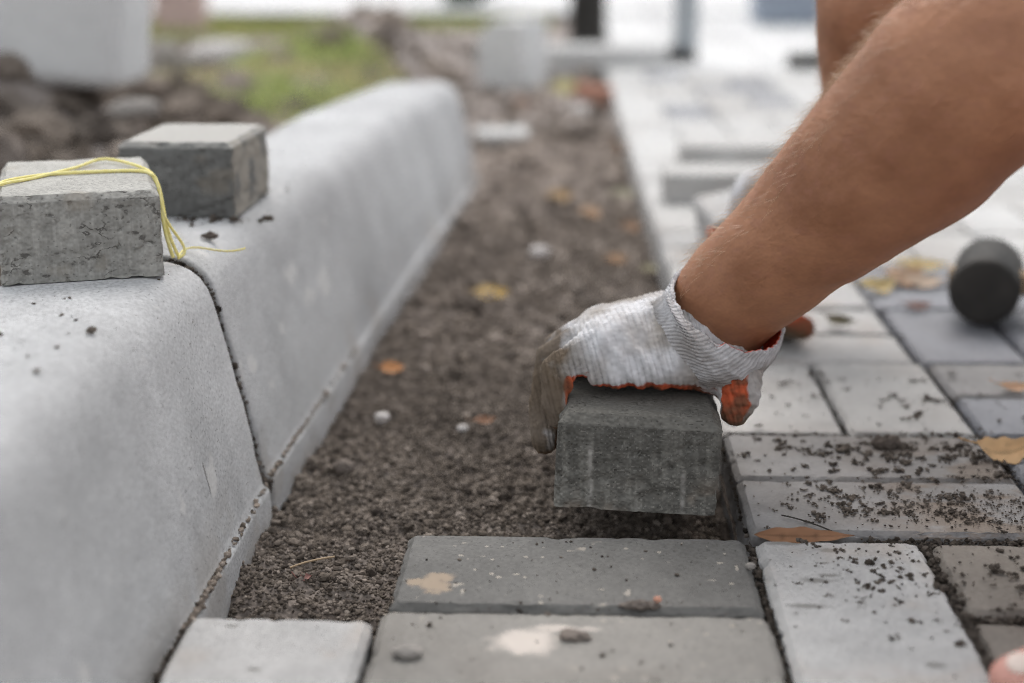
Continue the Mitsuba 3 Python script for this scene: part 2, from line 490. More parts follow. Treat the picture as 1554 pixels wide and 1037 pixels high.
def ground_z(X, Y):
    """Rough ground beyond the kerb; level 8 cm down under the works."""
    z = -0.08 + 0 * X
    left = np.clip((-0.26 - X) / 0.1, 0, 1)
    far = np.clip((Y - 1.75) / 0.3, 0, 1) * np.clip((0.19 - X) / 0.05, 0, 1)
    m = np.maximum(left * np.clip((Y + 2) / 0.3, 0, 1), far)
    p = np.stack([X, Y, 0 * X], -1)
    lvl = -0.03 + 0.03 * (meshkit.fbm(p * 5, 4, 3) - 0.5) + 0.05 * np.clip((-0.26 - X) / 0.25, 0, 1) * np.clip(1 - (Y - 2.4) / 1.0, 0, 1)
    mound = 0.15 * np.exp(-((X + 0.45) / 0.24) ** 2 - ((Y - 3.15) / 0.45) ** 2) * (0.75 + 0.5 * meshkit.fbm(p * 9, 4, 8))
    heap = 0.185 * np.exp(-(np.maximum(np.abs(X + 1.0) - 0.18, 0) / 0.27) ** 2 - ((Y - 1.35) / 0.5) ** 2) * (0.7 + 0.6 * meshkit.fbm(p * 11, 4, 21))
    return z + m * (lvl + 0.08 + mound + heap)


xs = np.r_[-150, -60, -25, -12, -6, np.linspace(-3.2, 0.5, 186), 0.8, 1.5, 3, 6, 12, 25, 60, 150]
ys = np.r_[-150, -60, -20, -8, -3, np.linspace(-1.2, 6, 300), 7, 9, 14, 25, 60, 150]
tag(obj('ground', grid_mesh(xs, ys, ground_z), 'field_earth', smooth=True), 'bare grey brown earth behind and beyond the kerb', kind='structure')


def bed_z(X, Y):
    p = np.stack([X, Y, 0 * X], -1)
    near = np.clip((0.6 - Y) / 0.6, 0.25, 1)
    z = SOIL_Z + 0.014 * (meshkit.fbm(p * 14, 3, 2) - 0.5) + 0.017 * near * (meshkit.fbm(p * 75, 3, 4) - 0.5)
    z -= 0.05 * np.exp(-((X + 0.01) / 0.05) ** 2 - ((Y - 1.62) / 0.09) ** 2)
    z += 0.010 * (meshkit.fbm(p * 28, 3, 12) - 0.5)
    z += 0.02 * np.exp(-((X - 0.03) / 0.05) ** 2 - ((Y - 1.9) / 0.1) ** 2)
    z -= 0.012 * np.clip((X - 0.15) / 0.05, 0, 1)
    return z


bed = grid_mesh(np.linspace(-0.13, 0.235, 120), np.r_[np.linspace(-0.25, 0.7, 260), np.linspace(0.708, 2.2, 200)], bed_z)
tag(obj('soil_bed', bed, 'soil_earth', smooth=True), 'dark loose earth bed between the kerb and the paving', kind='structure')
bed2 = grid_mesh(np.linspace(-0.13, 0.235, 60), np.linspace(2.2, 3.6, 140), lambda X, Y: bed_z(X, Y) + 0.004)
tag(obj('soil_bed', bed2, 'field_earth', smooth=True), 'paler trampled earth at the far end of the bed', kind='structure')


def grain_colors(n, g, lo=0.6, hi=1.25):
    base = np.array([[0.105, 0.088, 0.074], [0.14, 0.119, 0.102], [0.06, 0.05, 0.043], [0.20, 0.172, 0.15]])
    c = base[g.choice(4, n, p=[0.4, 0.33, 0.15, 0.12])]
    return c * g.uniform(lo, hi, (n, 1))


def grains(name, P, R, seed, base=ICO0, label=None, kind='stuff', flat=0.75, tint=1.0, cat=None, parent=None):
    g = np.random.default_rng(seed + 1)
    me = crumbs(P, R, seed, base, flat)
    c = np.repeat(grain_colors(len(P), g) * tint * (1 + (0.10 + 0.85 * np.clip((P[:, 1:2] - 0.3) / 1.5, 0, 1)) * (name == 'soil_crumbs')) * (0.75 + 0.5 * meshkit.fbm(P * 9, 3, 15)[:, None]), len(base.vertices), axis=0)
    k = obj(name, me, 'soil_grain', parent, smooth=False, color=np.clip(c, 0, 1))
    return tag(k, label, cat, kind=kind)


g = np.random.default_rng(11)
Pn, Rn = [], []
for n, y0, y1, r0, sg in ((34000, -0.13, 0.2, 0.0009, 0.5), (18000, 0.1, 0.5, 0.0013, 0.5), (5200, 0.0, 0.6, 0.0018, 0.4), (3600, 0.45, 1.2, 0.0033, 0.42), (1500, 1.1, 2.2, 0.0045, 0.45)):
    x, y = g.uniform(-0.11, 0.2, n), g.uniform(y0, y1, n)
    r = np.clip(r0 * np.exp(g.normal(0, sg, n)), 0.0005, min(0.010, r0 * 2.0))
    Pn.append(np.c_[x, y, bed_z(x, y) + r * g.uniform(-0.2, 0.75, n)])
    Rn.append(r)
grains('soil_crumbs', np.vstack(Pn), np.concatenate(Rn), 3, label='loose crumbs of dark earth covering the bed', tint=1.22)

# ------------------------------------------------------------------ kerb stones
PROFILE = np.array([(0, -0.17), (0, -0.08), (0, -0.0150), (-0.0006, -0.0130), (-0.002, -0.0118), (-0.0042, -0.011), (-0.0056, -0.006), (-0.0085, 0.010), (-0.0120, 0.030),
                    (-0.0155, 0.046), (-0.019, 0.062), (-0.0245, 0.085), (-0.0288, 0.102), (-0.0318, 0.114), (-0.0352, 0.1235), (-0.0398, 0.1308), (-0.0455, 0.136),
                    (-0.052, 0.1393), (-0.060, 0.1412), (-0.075, 0.1418), (-0.10, 0.142), (-0.125, 0.142), (-0.142, 0.1412), (-0.147, 0.1385), (-0.15, 0.133), (-0.15, -0.17)])


def kerb_mesh(length, seed, step=0.012):
    import shapely
    pr = np.vstack([np.linspace(PROFILE[i], PROFILE[i + 1], 1 + max(1, int(np.linalg.norm(PROFILE[i + 1] - PROFILE[i]) / 0.009)), endpoint=True)[:-1] for i in range(len(PROFILE) - 1)] + [PROFILE[-1:]])
    c = np.array([-0.08, 0.0])
    ys = np.r_[0, 0.0012, 0.003, np.arange(0.012, length - 0.006, step), length - 0.003, length - 0.0012, length]
    ins = np.zeros(len(ys))
    ins[[0, -1]], ins[[1, -2]] = 0.0028, 0.0009
    n = len(pr)
    d = pr - c
    d = d / np.linalg.norm(d, axis=1, keepdims=True)
    V = np.vstack([np.c_[(pr - d * i)[:, 0], np.full(n, y), (pr - d * i)[:, 1]] for y, i in zip(ys, ins)])
    F = []
    for a in range(len(ys) - 1):
        for j in range(n):
            k = (j + 1) % n
            F += [[a * n + j, a * n + k, (a + 1) * n + k], [a * n + j, (a + 1) * n + k, (a + 1) * n + j]]
    poly = shapely.Polygon(V[:n][:, [0, 2]])
    tv, tf = trimesh.creation.triangulate_polygon(poly, engine='earcut')
    lut = [int(np.argmin(np.linalg.norm(V[:n][:, [0, 2]] - q, axis=1))) for q in tv]
    e = (len(ys) - 1) * n
    for t in tf:
        a, b, q = (lut[i] for i in t)
        F += [[a, q, b], [e + a, e + b, e + q]]
    me = TM(V, F)
    me.fix_normals()
    v, nn = np.asarray(me.vertices), np.asarray(me.vertex_normals)
    edge = np.exp(-((v[:, 2] + 0.013) / 0.004) ** 2) + 0.6 * np.exp(-(np.minimum(v[:, 1], length - v[:, 1]) / 0.008) ** 2)
    d = (meshkit.fbm(v * [16, 7, 16] + seed, 3, seed) - 0.5) * 0.0011 - edge * np.maximum(meshkit.fbm(v * 110 + seed, 3, seed + 3) - 0.5, 0) * 0.008
    return TM(v + nn * d[:, None], me.faces)


def kerb(y0, x0, length, ang, dz, seed, label, pitch=0.0):
    me = placed(kerb_mesh(length, seed), (x0, y0, dz), rz=-ang, rx=pitch)
    return tag(obj('kerb_stone', me, 'kerb_concrete', smooth=35), label, 'kerb stone', 'concrete kerb stones set in a row')


kerb(-0.8915, -0.1045, 1.0, 0.0, 0.0, 1, 'nearest pale grey kerb stone, at the left, under the block tied with yellow string')
kerb(0.1215, -0.1057, 0.799, math.radians(2.35), 0.0, 2, 'long middle kerb stone, carrying the bare dark sided block')
kerb(0.9225, -0.0731, 0.63, math.radians(1.7), -0.001, 3, 'short far kerb stone that ends the row', -math.radians(2.3))
# earth along the kerb's ledge and in its joint
g = np.random.default_rng(5)
n = 420
y = np.r_[g.normal(-0.052, 0.03, 130), g.uniform(-0.2, 0.11, 140), g.uniform(0.12, 0.45, 150)]
n = len(y)
xx = np.where(y < 0.115, -0.1068, -0.1082 + (y - 0.1245) * 0.041) + g.normal(0, 0.0008, n)
grains('ledge_dirt', np.c_[xx, y, np.full(n, -0.0108)], np.clip(0.0011 * np.exp(g.normal(0, 0.45, n)), 0.0005, 0.003), 41, label='dry earth crumbs caught on the narrow ledge of the kerb', tint=1.9)
t = np.linspace(0, 1, 60)
jp = np.array([np.interp(t, np.linspace(0, 1, len(PROFILE) - 8), PROFILE[2:-6, k]) for k in range(2)]).T
jpts = np.repeat(jp, 5, axis=0) + g.normal(0, 0.0011, (300, 2))
grains('joint_dirt', np.c_[jpts[:, 0] - 0.1072, 0.1152 + g.normal(0, 0.002, 300), jpts[:, 1] - 0.0022], np.clip(0.0012 * np.exp(g.normal(0, 0.4, 300)), 0.0006, 0.0026), 43,
       label='dark earth packed into the joint between the two nearest kerb stones', tint=0.75)
jm = placed(kerb_mesh(0.0125, 9, 0.003), (-0.1078, 0.1088, -0.003))
tag(obj('joint_mortar', jm, 'joint_dark'), 'dark mortar strip in the joint of the kerb', 'mortar')

# ------------------------------------------------------------------ pavement of blocks
sand = grid_mesh(np.r_[np.linspace(0.203, 0.6, 70), np.linspace(0.62, 2.2, 60)], np.r_[np.linspace(-0.6, 0.6, 150), np.linspace(0.62, 3.05, 130)],
                 lambda X, Y: -0.034 + 0.006 * (meshkit.fbm(np.stack([X, Y, 0 * X], -1) * 40, 3, 6) - 0.5))
PAV = tag(obj('pavement', sand, 'soil_earth', smooth=True), 'paving of concrete blocks laid in a basket weave', kind='structure')


def lay(x, y, lx, ly, z=0.0, mat='paver_grey', fine=None, seed=0, tilt=(0, 0), rz=0.0, label=None, **kw):
    me = paver(lx, ly, fine=fine, seed=seed, **kw)
    k = obj('paver', placed(me, (x, y, z), rz, *tilt), mat, PAV, smooth=28)
    if label:
        labels[k] = {'label': label}
    return k


# border in the foreground
lay(-0.0, -0.1, 0.2, 0.1, 0, 'paver_charcoal', 0.0028, 1, label='smooth dark grey block in the middle foreground')
lay(-0.003, -0.205, 0.205, 0.1, 0.0, 'paver_taupe', 0.0028, 2, label='grey brown block with a pale lime splash')
lay(-0.1025, -0.316, 0.0965, 0.2, 0.0, 'paver_pale', 0.0032, 3, label='pale block laid against the kerb')
lay(0.0055 - 0.008, -0.31, 0.203, 0.1, 0.0, 'paver_taupe', 0.006, 12)
lay(0.2055, -0.198, 0.0965, 0.196, 0.0, 'paver_pale', 0.0028, 4, label='pale spotted block pointing away from the viewer')
lay(0.3065, -0.0925, 0.0965, 0.0895, -0.002, 'paver_brown', 0.0028, 5, tilt=(0.02, 0.0), label='muddy brown back half of a cracked block')
lay(0.309, -0.2, 0.0965, 0.1035, -0.004, 'paver_brown', 0.003, 6, tilt=(-0.015, 0.02), rz=0.03, label='muddy brown front half of a cracked block')
lay(0.2055, -0.4, 0.0965, 0.196, 0.0, 'paver_grey', 0.006, 14)

MOD, G = 0.1875, 0.0045
skip = set()
count = 0
for j in range(-2, 16):
    for i in range(0, 9):
        if j < 0 and i == 0:
            continue
        xc, yc = 0.205 + i * MOD - 0.011 * max(j, 0) * MOD, 0.0105 + j * MOD
        if yc + MOD > CAM[1] and xc > 0.097 + 0.42 * (yc + MOD - CAM[1]) + 0.1:
            continue
        for k in (0, 1):
            rnd = np.random.default_rng(1000 + i * 100 + j * 10 + k)
            if (i, j, k) in skip:
                continue
            half = (MOD - 2 * G) / 2
            if (i + j) % 2 == 0:
                x, y, lx, ly = xc, yc + k * (half + G), MOD - G, half
            else:
                x, y, lx, ly = xc + k * (half + G), yc, half, MOD - G
            fine = 0.003 if j < 1 and i < 2 else (0.006 if j < 3 and i < 3 else None)
            u = rnd.random()
            if i == 0 and j == 0:
                mat = 'paver_muddy'
            elif j <= 3 and i >= 1:
                mat = 'paver_slate' if u < 0.85 else 'paver_muddy'
            elif 3 < j < 7 and i >= 1:
                mat = 'paver_grey' if u < 0.6 else ('paver_white' if u < 0.9 else 'paver_slate')
            elif j >= 11 and ((i == 1) or (i == 0 and k == 1 and j % 2)):
                mat = 'paver_grey' if u < 0.7 else 'paver_slate'
            elif j >= 6:
                mat = 'paver_white'
            elif j == 2:
                mat = 'paver_pale'
            else:
                mat = 'paver_grey' if u < 0.5 else 'paver_pale'
            lay(x + rnd.normal(0, 0.0006), y + rnd.normal(0, 0.0006), lx, ly, (-0.0006 if (i, j) == (0, 0) else rnd.normal(-0.0012, 0.0009)), mat, fine, 50 + count, tilt=(0.0, 0.0) if (i, j) == (0, 0) else (rnd.normal(0, 0.003), rnd.normal(0, 0.003)), ch=0.0035, chz=0.0035)
            count += 1

far = grid_mesh(np.r_[np.linspace(-3.0, 0.16, 3), np.linspace(0.2, 8, 30), 20, 60], np.r_[5.6, np.linspace(6, 12, 6), 25, 60], lambda X, Y: 0 * X + 0.006)
tag(obj('far_pavement', far, 'far_paving'), 'pale paving far behind the grass', kind='structure')
far2 = grid_mesh(np.linspace(0.168, 8, 40), np.linspace(3.012, 5.6, 30), lambda X, Y: 0 * X - 0.001)
tag(obj('far_pavement', far2, 'far_paving'), 'bright pale paving beyond the basket weave', kind='structure')

# ------------------------------------------------------------------ loose blocks
def loose(x, y, lx, ly, h, z, mat, rz, seed, label, fine=None, tilt=(0, 0), name='paving_block', **kw):
    me = paver(lx, ly, h=h, fine=fine, seed=seed, **kw)
    return tag(obj(name, placed(me, (x, y, z + h), rz, *tilt), mat, smooth=28), label, 'paving block')


a1 = math.radians(18.5)
B1 = np.array([-0.154 - 0.096 * math.cos(a1), 0.060 - 0.096 * math.sin(a1)])
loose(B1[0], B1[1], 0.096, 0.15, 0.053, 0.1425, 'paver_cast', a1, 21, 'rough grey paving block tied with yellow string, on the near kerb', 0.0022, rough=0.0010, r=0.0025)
loose(-0.2385, 0.256, 0.086, 0.115, 0.055, 0.1425, 'paver_dark_sided', math.radians(-1.5), 22, 'dark sided paving block standing bare on the kerb behind the tied one', 0.003, rough=0.0009, r=0.0025)
loose(0.0885, 0.033, 0.1, 0.2, 0.0605, 0.0040, 'paver_held', math.radians(-0.6), 23, 'dark paving block gripped in the gloved hand over the bed', 0.0022, tilt=(0.03, 0.045), ch=0.006, chz=0.006, r=0.003, rough=0.0009)
loose(0.245, 0.705, 0.1, 0.18, 0.05, 0.0, 'paver_pale', math.radians(4.5), 24, 'pale block tipped up on one edge, left of the far gloved hand', tilt=(0.0, -0.2))
loose(0.213, 1.13, 0.19, 0.098, 0.0375, 0.0, 'paver_grey', math.radians(-1), 26, 'grey block lying loose on the paving just beyond the tipped one', 0.006)
loose(0.255, 1.45, 0.2, 0.1, 0.03, 0.0, 'paver_grey', math.radians(-1.5), 27, 'flat block lying loose farther back, beyond the grey one', 0.006)
loose(0.458, 1.447, 0.2, 0.1, 0.03, 0.0, 'paver_grey', math.radians(-1), 28, 'flat block half hidden by the forearm at the end of the loose row', 0.006)

# twine round the first block
e1, e2 = np.array([math.cos(a1), math.sin(a1), 0]), np.array([-math.sin(a1), math.cos(a1), 0])
O = np.array([B1[0], B1[1], 0.1955])


def onb(u, v, z=0.0):
    return O + e1 * u + e2 * v + np.array([0, 0, z])


R_T = 0.00108
st1 = [onb(-0.003, 0.040, -0.012), onb(0.001, 0.043, 0.0006), onb(0.012, 0.060, 0.0016), onb(0.03, 0.074, 0.0014), onb(0.05, 0.076, 0.0016), onb(0.075, 0.076, 0.0014), onb(0.092, 0.067, 0.0012),
       onb(0.0975, 0.058, -0.006), onb(0.099, 0.049, -0.022), onb(0.1005, 0.043, -0.036), onb(0.104, 0.040, -0.0505)]
st2 = [onb(-0.003, 0.035, -0.012), onb(0.002, 0.039, 0.0012), onb(0.018, 0.058, 0.0012), onb(0.036, 0.080, 0.0016), onb(0.05, 0.100, 0.0018), onb(0.062, 0.118, 0.003), onb(0.074, 0.115, 0.003), onb(0.088, 0.088, 0.002), onb(0.0965, 0.070, -0.002),
       onb(0.100, 0.060, -0.014), onb(0.1015, 0.051, -0.03), onb(0.108, 0.043, -0.0515)]
st3 = [onb(0.095, 0.062, 0.0006), onb(0.0985, 0.055, -0.010), onb(0.101, 0.047, -0.026), onb(0.110, 0.046, -0.042), onb(0.107, 0.040, -0.051)]
tail = [onb(0.107, 0.040, -0.0513), at(285, 377, Z=0.1433), at(310, 377, Z=0.1433), at(338, 381, Z=0.1432), at(372, 377, Z=0.1435)]
tag(obj('yellow_string', trimesh.util.concatenate([tube(s, R_T * k, 7, 6) for s, k in ((st1, 1.15), (st2, 1.0), (st3, 0.9), (tail, 0.62))]), 'twine_yellow', smooth=True),
    'thin yellow string wound round the block on the near kerb', 'string')

# ------------------------------------------------------------------ person: arms, body, gloves
W1 = at(1090, 472, D=0.975)
E1 = at(1492, 96, D=0.80)
S1 = np.array([0.62, 0.01, 0.47])
W2 = at(1292, 292, D=1.30)
E2 = at(1336, 8, D=1.10)
S2 = np.array([0.66, 0.38, 0.50])


def lerp(a, b, t):
    return a + (b - a) * t


down = np.array([0.0, 0.0, -1.0])
arm1 = chain([lerp(W1, E1, -0.10), W1, lerp(W1, E1, 0.18), lerp(W1, E1, 0.36), lerp(W1, E1, 0.56) + down * 0.003, lerp(W1, E1, 0.78) + down * 0.004, lerp(W1, E1, 0.93), E1],
             [0.0330, 0.0355, 0.0372, 0.0405, 0.0475, 0.0540, 0.0550, 0.0530], 40)
# forearm muscle on the outside, elbow point
arm1 += chain([lerp(W1, E1, 0.35) + [0.0, 0.006, 0.006], lerp(W1, E1, 0.65) + [0.006, 0.004, 0.016], lerp(W1, E1, 1.0) + [0.01, 0.01, 0.03]], [0.034, 0.043, 0.038], 40)
arm1 += chain([E1, lerp(E1, S1, 0.35), lerp(E1, S1, 0.7), S1], [0.053, 0.056, 0.058, 0.066], 36)
arm2 = chain([lerp(W2, E2, -0.1), W2, lerp(W2, E2, 0.3), lerp(W2, E2, 0.6), lerp(W2, E2, 0.85), E2], [0.026, 0.028, 0.031, 0.036, 0.044, 0.0455], 30)
arm2 += chain([E2, lerp(E2, S2, 0.5), S2], [0.047, 0.053, 0.064], 30)
NECK, HIP = np.array([0.60, 0.21, 0.60]), np.array([1.02, 0.24, 0.42])
trunk = [m3.Manifold.batch_hull([sph(S1, 0.062), sph(S2, 0.062), sph(NECK, 0.06), sph(lerp(NECK, HIP, 0.55) + [0, -0.1, 0.03], 0.10), sph(lerp(NECK, HIP, 0.55) + [0, 0.1, 0.03], 0.10)]),
         m3.Manifold.batch_hull([sph(lerp(NECK, HIP, 0.55) + [0, -0.1, 0.03], 0.10), sph(lerp(NECK, HIP, 0.55) + [0, 0.1, 0.03], 0.10), sph(HIP + [0, -0.08, 0], 0.11), sph(HIP + [0, 0.08, 0], 0.11)])]
HEAD = np.array([0.44, 0.21, 0.70])
head = chain([NECK, lerp(NECK, HEAD, 0.6)], [0.058, 0.056]) + [m3.Manifold.batch_hull([sph(HEAD + [0.03, 0, 0.04], 0.085), sph(HEAD + [-0.03, 0, 0.0], 0.07), sph(HEAD + [-0.055, 0, -0.07], 0.035)])]
head += [m3.Manifold.batch_hull([sph(HEAD + [-0.095, 0, 0.02], 0.01), sph(HEAD + [-0.118, 0, -0.02], 0.014)])]                 # nose
head += [m3.Manifold.batch_hull([sph(HEAD + [0.0, s * 0.082, 0.02], 0.012), sph(HEAD + [0.005, s * 0.086, -0.02], 0.01)]) for s in (-1, 1)]
head += [m3.Manifold.batch_hull([sph(HEAD + [-0.092, -0.02, -0.055], 0.008), sph(HEAD + [-0.092, 0.02, -0.055], 0.008)])]     # mouth
legs = []
for s in (-1, 1):
    hp, kn, an = HIP + [0, s * 0.09, -0.02], np.array([0.80, 0.24 + s * 0.19, 0.065]), np.array([1.22, 0.24 + s * 0.14, 0.06])
    legs += chain([hp, lerp(hp, kn, 0.5), kn], [0.10, 0.085, 0.062]) + chain([kn, lerp(kn, an, 0.35), an], [0.058, 0.062, 0.042])
    legs += chain([an, an + [0.05, 0, -0.03], an + [-0.02, 0, -0.045]], [0.04, 0.032, 0.02])
body = displaced(displaced(skin_mesh(arm1 + arm2 + trunk + head + legs, 0.007, 14), 0.005, 22, 51, 2), 0.0012, 110, 52, 2)
PERSON = tag('person', 'person in knitted work gloves reaching in with bare tanned arms to set a block', 'person')
obj('body', body, 'skin_tan', PERSON, smooth=True)
# clothes and hair follow the body outside the frame
shirt = skin_mesh([m3.Manifold.batch_hull([sph(S1, 0.072), sph(S2, 0.072), sph(NECK + [0.02, 0, -0.02], 0.066), sph(lerp(NECK, HIP, 0.55) + [0, -0.1, 0.03], 0.112), sph(lerp(NECK, HIP, 0.55) + [0, 0.1, 0.03], 0.112)]),
                   m3.Manifold.batch_hull([sph(lerp(NECK, HIP, 0.55) + [0, -0.1, 0.03], 0.112), sph(lerp(NECK, HIP, 0.55) + [0, 0.1, 0.03], 0.112), sph(lerp(NECK, HIP, 0.9) + [0, -0.08, 0], 0.122), sph(lerp(NECK, HIP, 0.9) + [0, 0.08, 0], 0.122)])]
                  + chain([S1, lerp(S1, E1, 0.3)], [0.072, 0.07]) + chain([S2, lerp(S2, E2, 0.4)], [0.07, 0.064]), 0.015, 8)
obj('shirt', displaced(shirt, 0.012, 12, 3), 'shirt_cotton', PERSON, smooth=True)
tr = []
for s in (-1, 1):
    hp, kn, an = HIP + [0, s * 0.09, -0.02], np.array([0.80, 0.24 + s * 0.19, 0.072]), np.array([1.22, 0.24 + s * 0.14, 0.06])
    tr += chain([HIP, hp, lerp(hp, kn, 0.5), kn], [0.122, 0.112, 0.096, 0.072]) + chain([kn, lerp(kn, an, 0.35), lerp(kn, an, 0.9)], [0.069, 0.07, 0.054])
obj('trousers', displaced(skin_mesh(tr, 0.018, 8), 0.012, 14, 5), 'trouser_cotton', PERSON, smooth=True)
hair = skin_mesh([m3.Manifold.batch_hull([sph(HEAD + [0.038, 0, 0.05], 0.089), sph(HEAD + [0.0, 0, 0.045], 0.08), sph(HEAD + [0.06, 0, 0.0], 0.07)])], 0.01, 4)
obj('hair', displaced(hair, 0.012, 60, 6), 'head_hair', PERSON, smooth=True)

# fine hairs on the forearms
bv = np.asarray(body.vertices)
pts, fid = trimesh.sample.sample_surface(body, 200000, seed=4)
nrm = body.face_normals[fid]


def along(P, A, B):
    t = ((P - A) @ (B - A)) / ((B - A) @ (B - A))
    return t, np.linalg.norm(P - A - t[:, None] * (B - A), axis=1)


HV, HF, hn = [], [], 0
for A, B, most in ((W1, E1, 15000), (W2, E2, 900)):
    t, d = along(pts, A, B)
    sel = np.nonzero((t > 0.06) & (t < 1.05) & (d < 0.085))[0]
    gh = np.random.default_rng(9)
    sel = gh.permutation(sel)[:most * 3]
    outer = nrm[sel] @ np.array([-0.62, 0.5, 0.6])
    sel = sel[(outer > 0.35) & (gh.random(len(sel)) < np.clip(outer, 0.1, 1))][:most]
    ax = (A - B) / np.linalg.norm(A - B)
    for q in sel:
        nn = nrm[q]
        dirn = ax * gh.uniform(0.5, 1.1) + nn * gh.uniform(0.3, 1.0) + gh.normal(0, 0.35, 3)
        dirn /= np.linalg.norm(dirn)
        L = gh.uniform(0.007, 0.017)
        s = np.linspace(0, 1, 4)[:, None]
        c = pts[q] - nn * 0.0006 + dirn * L * s - nn * L * 0.35 * s ** 2 + ax * L * 0.2 * s ** 2
        a = np.cross(dirn, nn)
        a /= np.linalg.norm(a) + 1e-9
        b = np.cross(dirn, a)
        for k in range(4):
            r = 0.0001 * (1 - 0.75 * k / 3)
            HV += [c[k] + r * a, c[k] - r * 0.5 * a + r * 0.87 * b, c[k] - r * 0.5 * a - r * 0.87 * b]
        for k in range(3):
            o = hn + 3 * k
            for m in range(3):
                p2 = (m + 1) % 3
                HF += [[o + m, o + p2, o + 3 + p2], [o + m, o + 3 + p2, o + 3 + m]]
        hn += 12
tag(obj('arm_hair', TM(HV, HF), 'body_hair', PERSON, smooth=False), 'fine fair hairs on the forearms', kind='stuff')


# ---- gloves
WHITE, GREY, ORANGE, DIRT = np.array([0.68, 0.68, 0.70]), np.array([0.30, 0.28, 0.255]), np.array([0.52, 0.11, 0.05]), np.array([0.105, 0.076, 0.050])


def glove_colors(me, finger_dirt, palm_dir, seed, coat=0.25):
    v, n = np.asarray(me.vertices), np.asarray(TM(me.vertices, me.faces).vertex_normals)
    c = np.repeat(WHITE[None], len(v), 0)
    m = np.clip((meshkit.fbm(v * 45, 4, seed) - 0.42) * 3.2, 0, 1)[:, None]
    c = c * (1 - 0.8 * m) + GREY * 0.8 * m
    m2 = np.clip((meshkit.fbm(v * 28 + 4, 4, seed + 11) - 0.5) * 5, 0, 1)[:, None]
    c = c * (1 - 0.45 * m2) + np.array([0.26, 0.21, 0.16]) * 0.45 * m2
    fine = meshkit.noise(v * 420, seed + 1)[:, None]
    c *= 0.82 + 0.3 * fine
    o = np.clip((palm_dir(v, n) + 0.25 * (meshkit.fbm(v * 120, 3, seed + 2) - 0.5) - coat) * 9, 0, 1)[:, None]
    oc = ORANGE * (0.75 + 0.5 * meshkit.fbm(v * 160, 3, seed + 4)[:, None])
    od = np.clip((meshkit.fbm(v * 90, 4, seed + 5) - 0.47) * 6, 0, 1)[:, None]
    oc = oc * (1 - 0.7 * od) + DIRT * 0.7 * od
    c = c * (1 - o) + oc * o
    d = np.clip(finger_dirt(v) * 1.5 + 2.8 * (meshkit.fbm(v * 60, 4, seed + 6) - 0.52), 0, 0.92)[:, None] * np.clip(finger_dirt(v) * 3, 0, 1)[:, None]
    return np.clip(c * (1 - d) + DIRT * 1.1 * d, 0, 1)


def knit_wave(v):
    """Courses of the knit across the hand, broken into stitches."""
    u = v @ (RT * 0.96 + UP * 0.28) + 0.006 * (meshkit.fbm(v * 22, 2, 17) - 0.5)
    w = v @ (UP * 0.8 + FW * 0.6)
    st = 0.78 + 0.22 * np.sin(w * 2 * np.pi / 0.0021)
    k = np.clip((meshkit.fbm(v * 48, 3, 29) - 0.36) * 4.5, 0.15, 1)
    return np.cos(u * 2 * np.pi / 0.0037) * st * k


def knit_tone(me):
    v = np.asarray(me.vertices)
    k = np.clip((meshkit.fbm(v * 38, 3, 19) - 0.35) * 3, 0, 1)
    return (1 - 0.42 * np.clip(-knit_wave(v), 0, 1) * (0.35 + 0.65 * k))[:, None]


def folds(me, spots, seed, amp=0.0009):
    """Wrinkles: ridges across the hand near the listed (centre, direction, wavelength, radius)."""
    v, n = np.asarray(me.vertices), np.asarray(TM(me.vertices, me.faces).vertex_normals)
    d = np.zeros(len(v))
    for c, ax, wl, rad, am in spots:
        ax = np.asarray(ax, float) / np.linalg.norm(ax)
        u = (v - c) @ ax + 0.004 * (meshkit.fbm(v * 60, 3, seed) - 0.5)
        w = np.exp(-np.sum((v - c) ** 2, 1) / rad ** 2)
        d += am * w * (np.cos(2 * np.pi * u / wl) - 0.15)
    d += amp * (meshkit.fbm(v * 130, 3, seed + 1) - 0.5) * 2 + 0.00036 * knit_wave(v)
    return TM(v + n * d[:, None], me.faces)


# right hand, over the block
I_M, I_P, I_D, I_T = at(912, 524, D=0.948), at(846, 562, D=0.944), at(842, 608, D=0.940), at(850, 634, D=0.938)
fing = [([I_M, I_P, I_D, I_T], [0.0135, 0.0104, 0.0090, 0.0074])]
fing.append(([at(905, 508, D=0.975), at(838, 545, D=0.977), at(825, 618, D=0.970), at(827, 668, D=0.960)], [0.0135, 0.0110, 0.0096, 0.0088]))
fing.append(([at(908, 496, D=0.999), at(848, 528, D=1.000), at(832, 600, D=0.996), at(832, 650, D=0.99)], [0.013, 0.0108, 0.010, 0.0088]))
fing.append(([at(918, 494, D=1.018), at(866, 520, D=1.022), at(846, 585, D=1.02), at(842, 630, D=1.016)], [0.012, 0.0098, 0.009, 0.008]))
TH = [at(1075, 548, D=0.958), at(1122, 568, D=0.948), at(1123, 602, D=0.944), at(1116, 624, D=0.944)]
parts = []
for P, R in fing:
    parts += chain(P, R, 22)
parts += chain(TH, [0.019, 0.0150, 0.0125, 0.0095], 22)
parts += chain([at(1050, 560, D=0.955), at(1098, 577, D=0.957), TH[2]], [0.012, 0.0115, 0.0105], 22)
WB = at(1062, 512, D=0.968)
parts.append(m3.Manifold.batch_hull([sph(fing[0][0][0], 0.0145), sph(fing[1][0][0], 0.0145), sph(fing[2][0][0], 0.014), sph(fing[3][0][0], 0.013), sph(at(985, 553, D=0.945), 0.0150), sph(at(915, 566, D=0.944), 0.0095),
                                     sph(at(1040, 548, D=0.952), 0.018), sph(at(1040, 490, D=0.975), 0.020), sph(at(1010, 482, D=1.005), 0.018), sph(at(950, 520, D=0.955), 0.019)]))
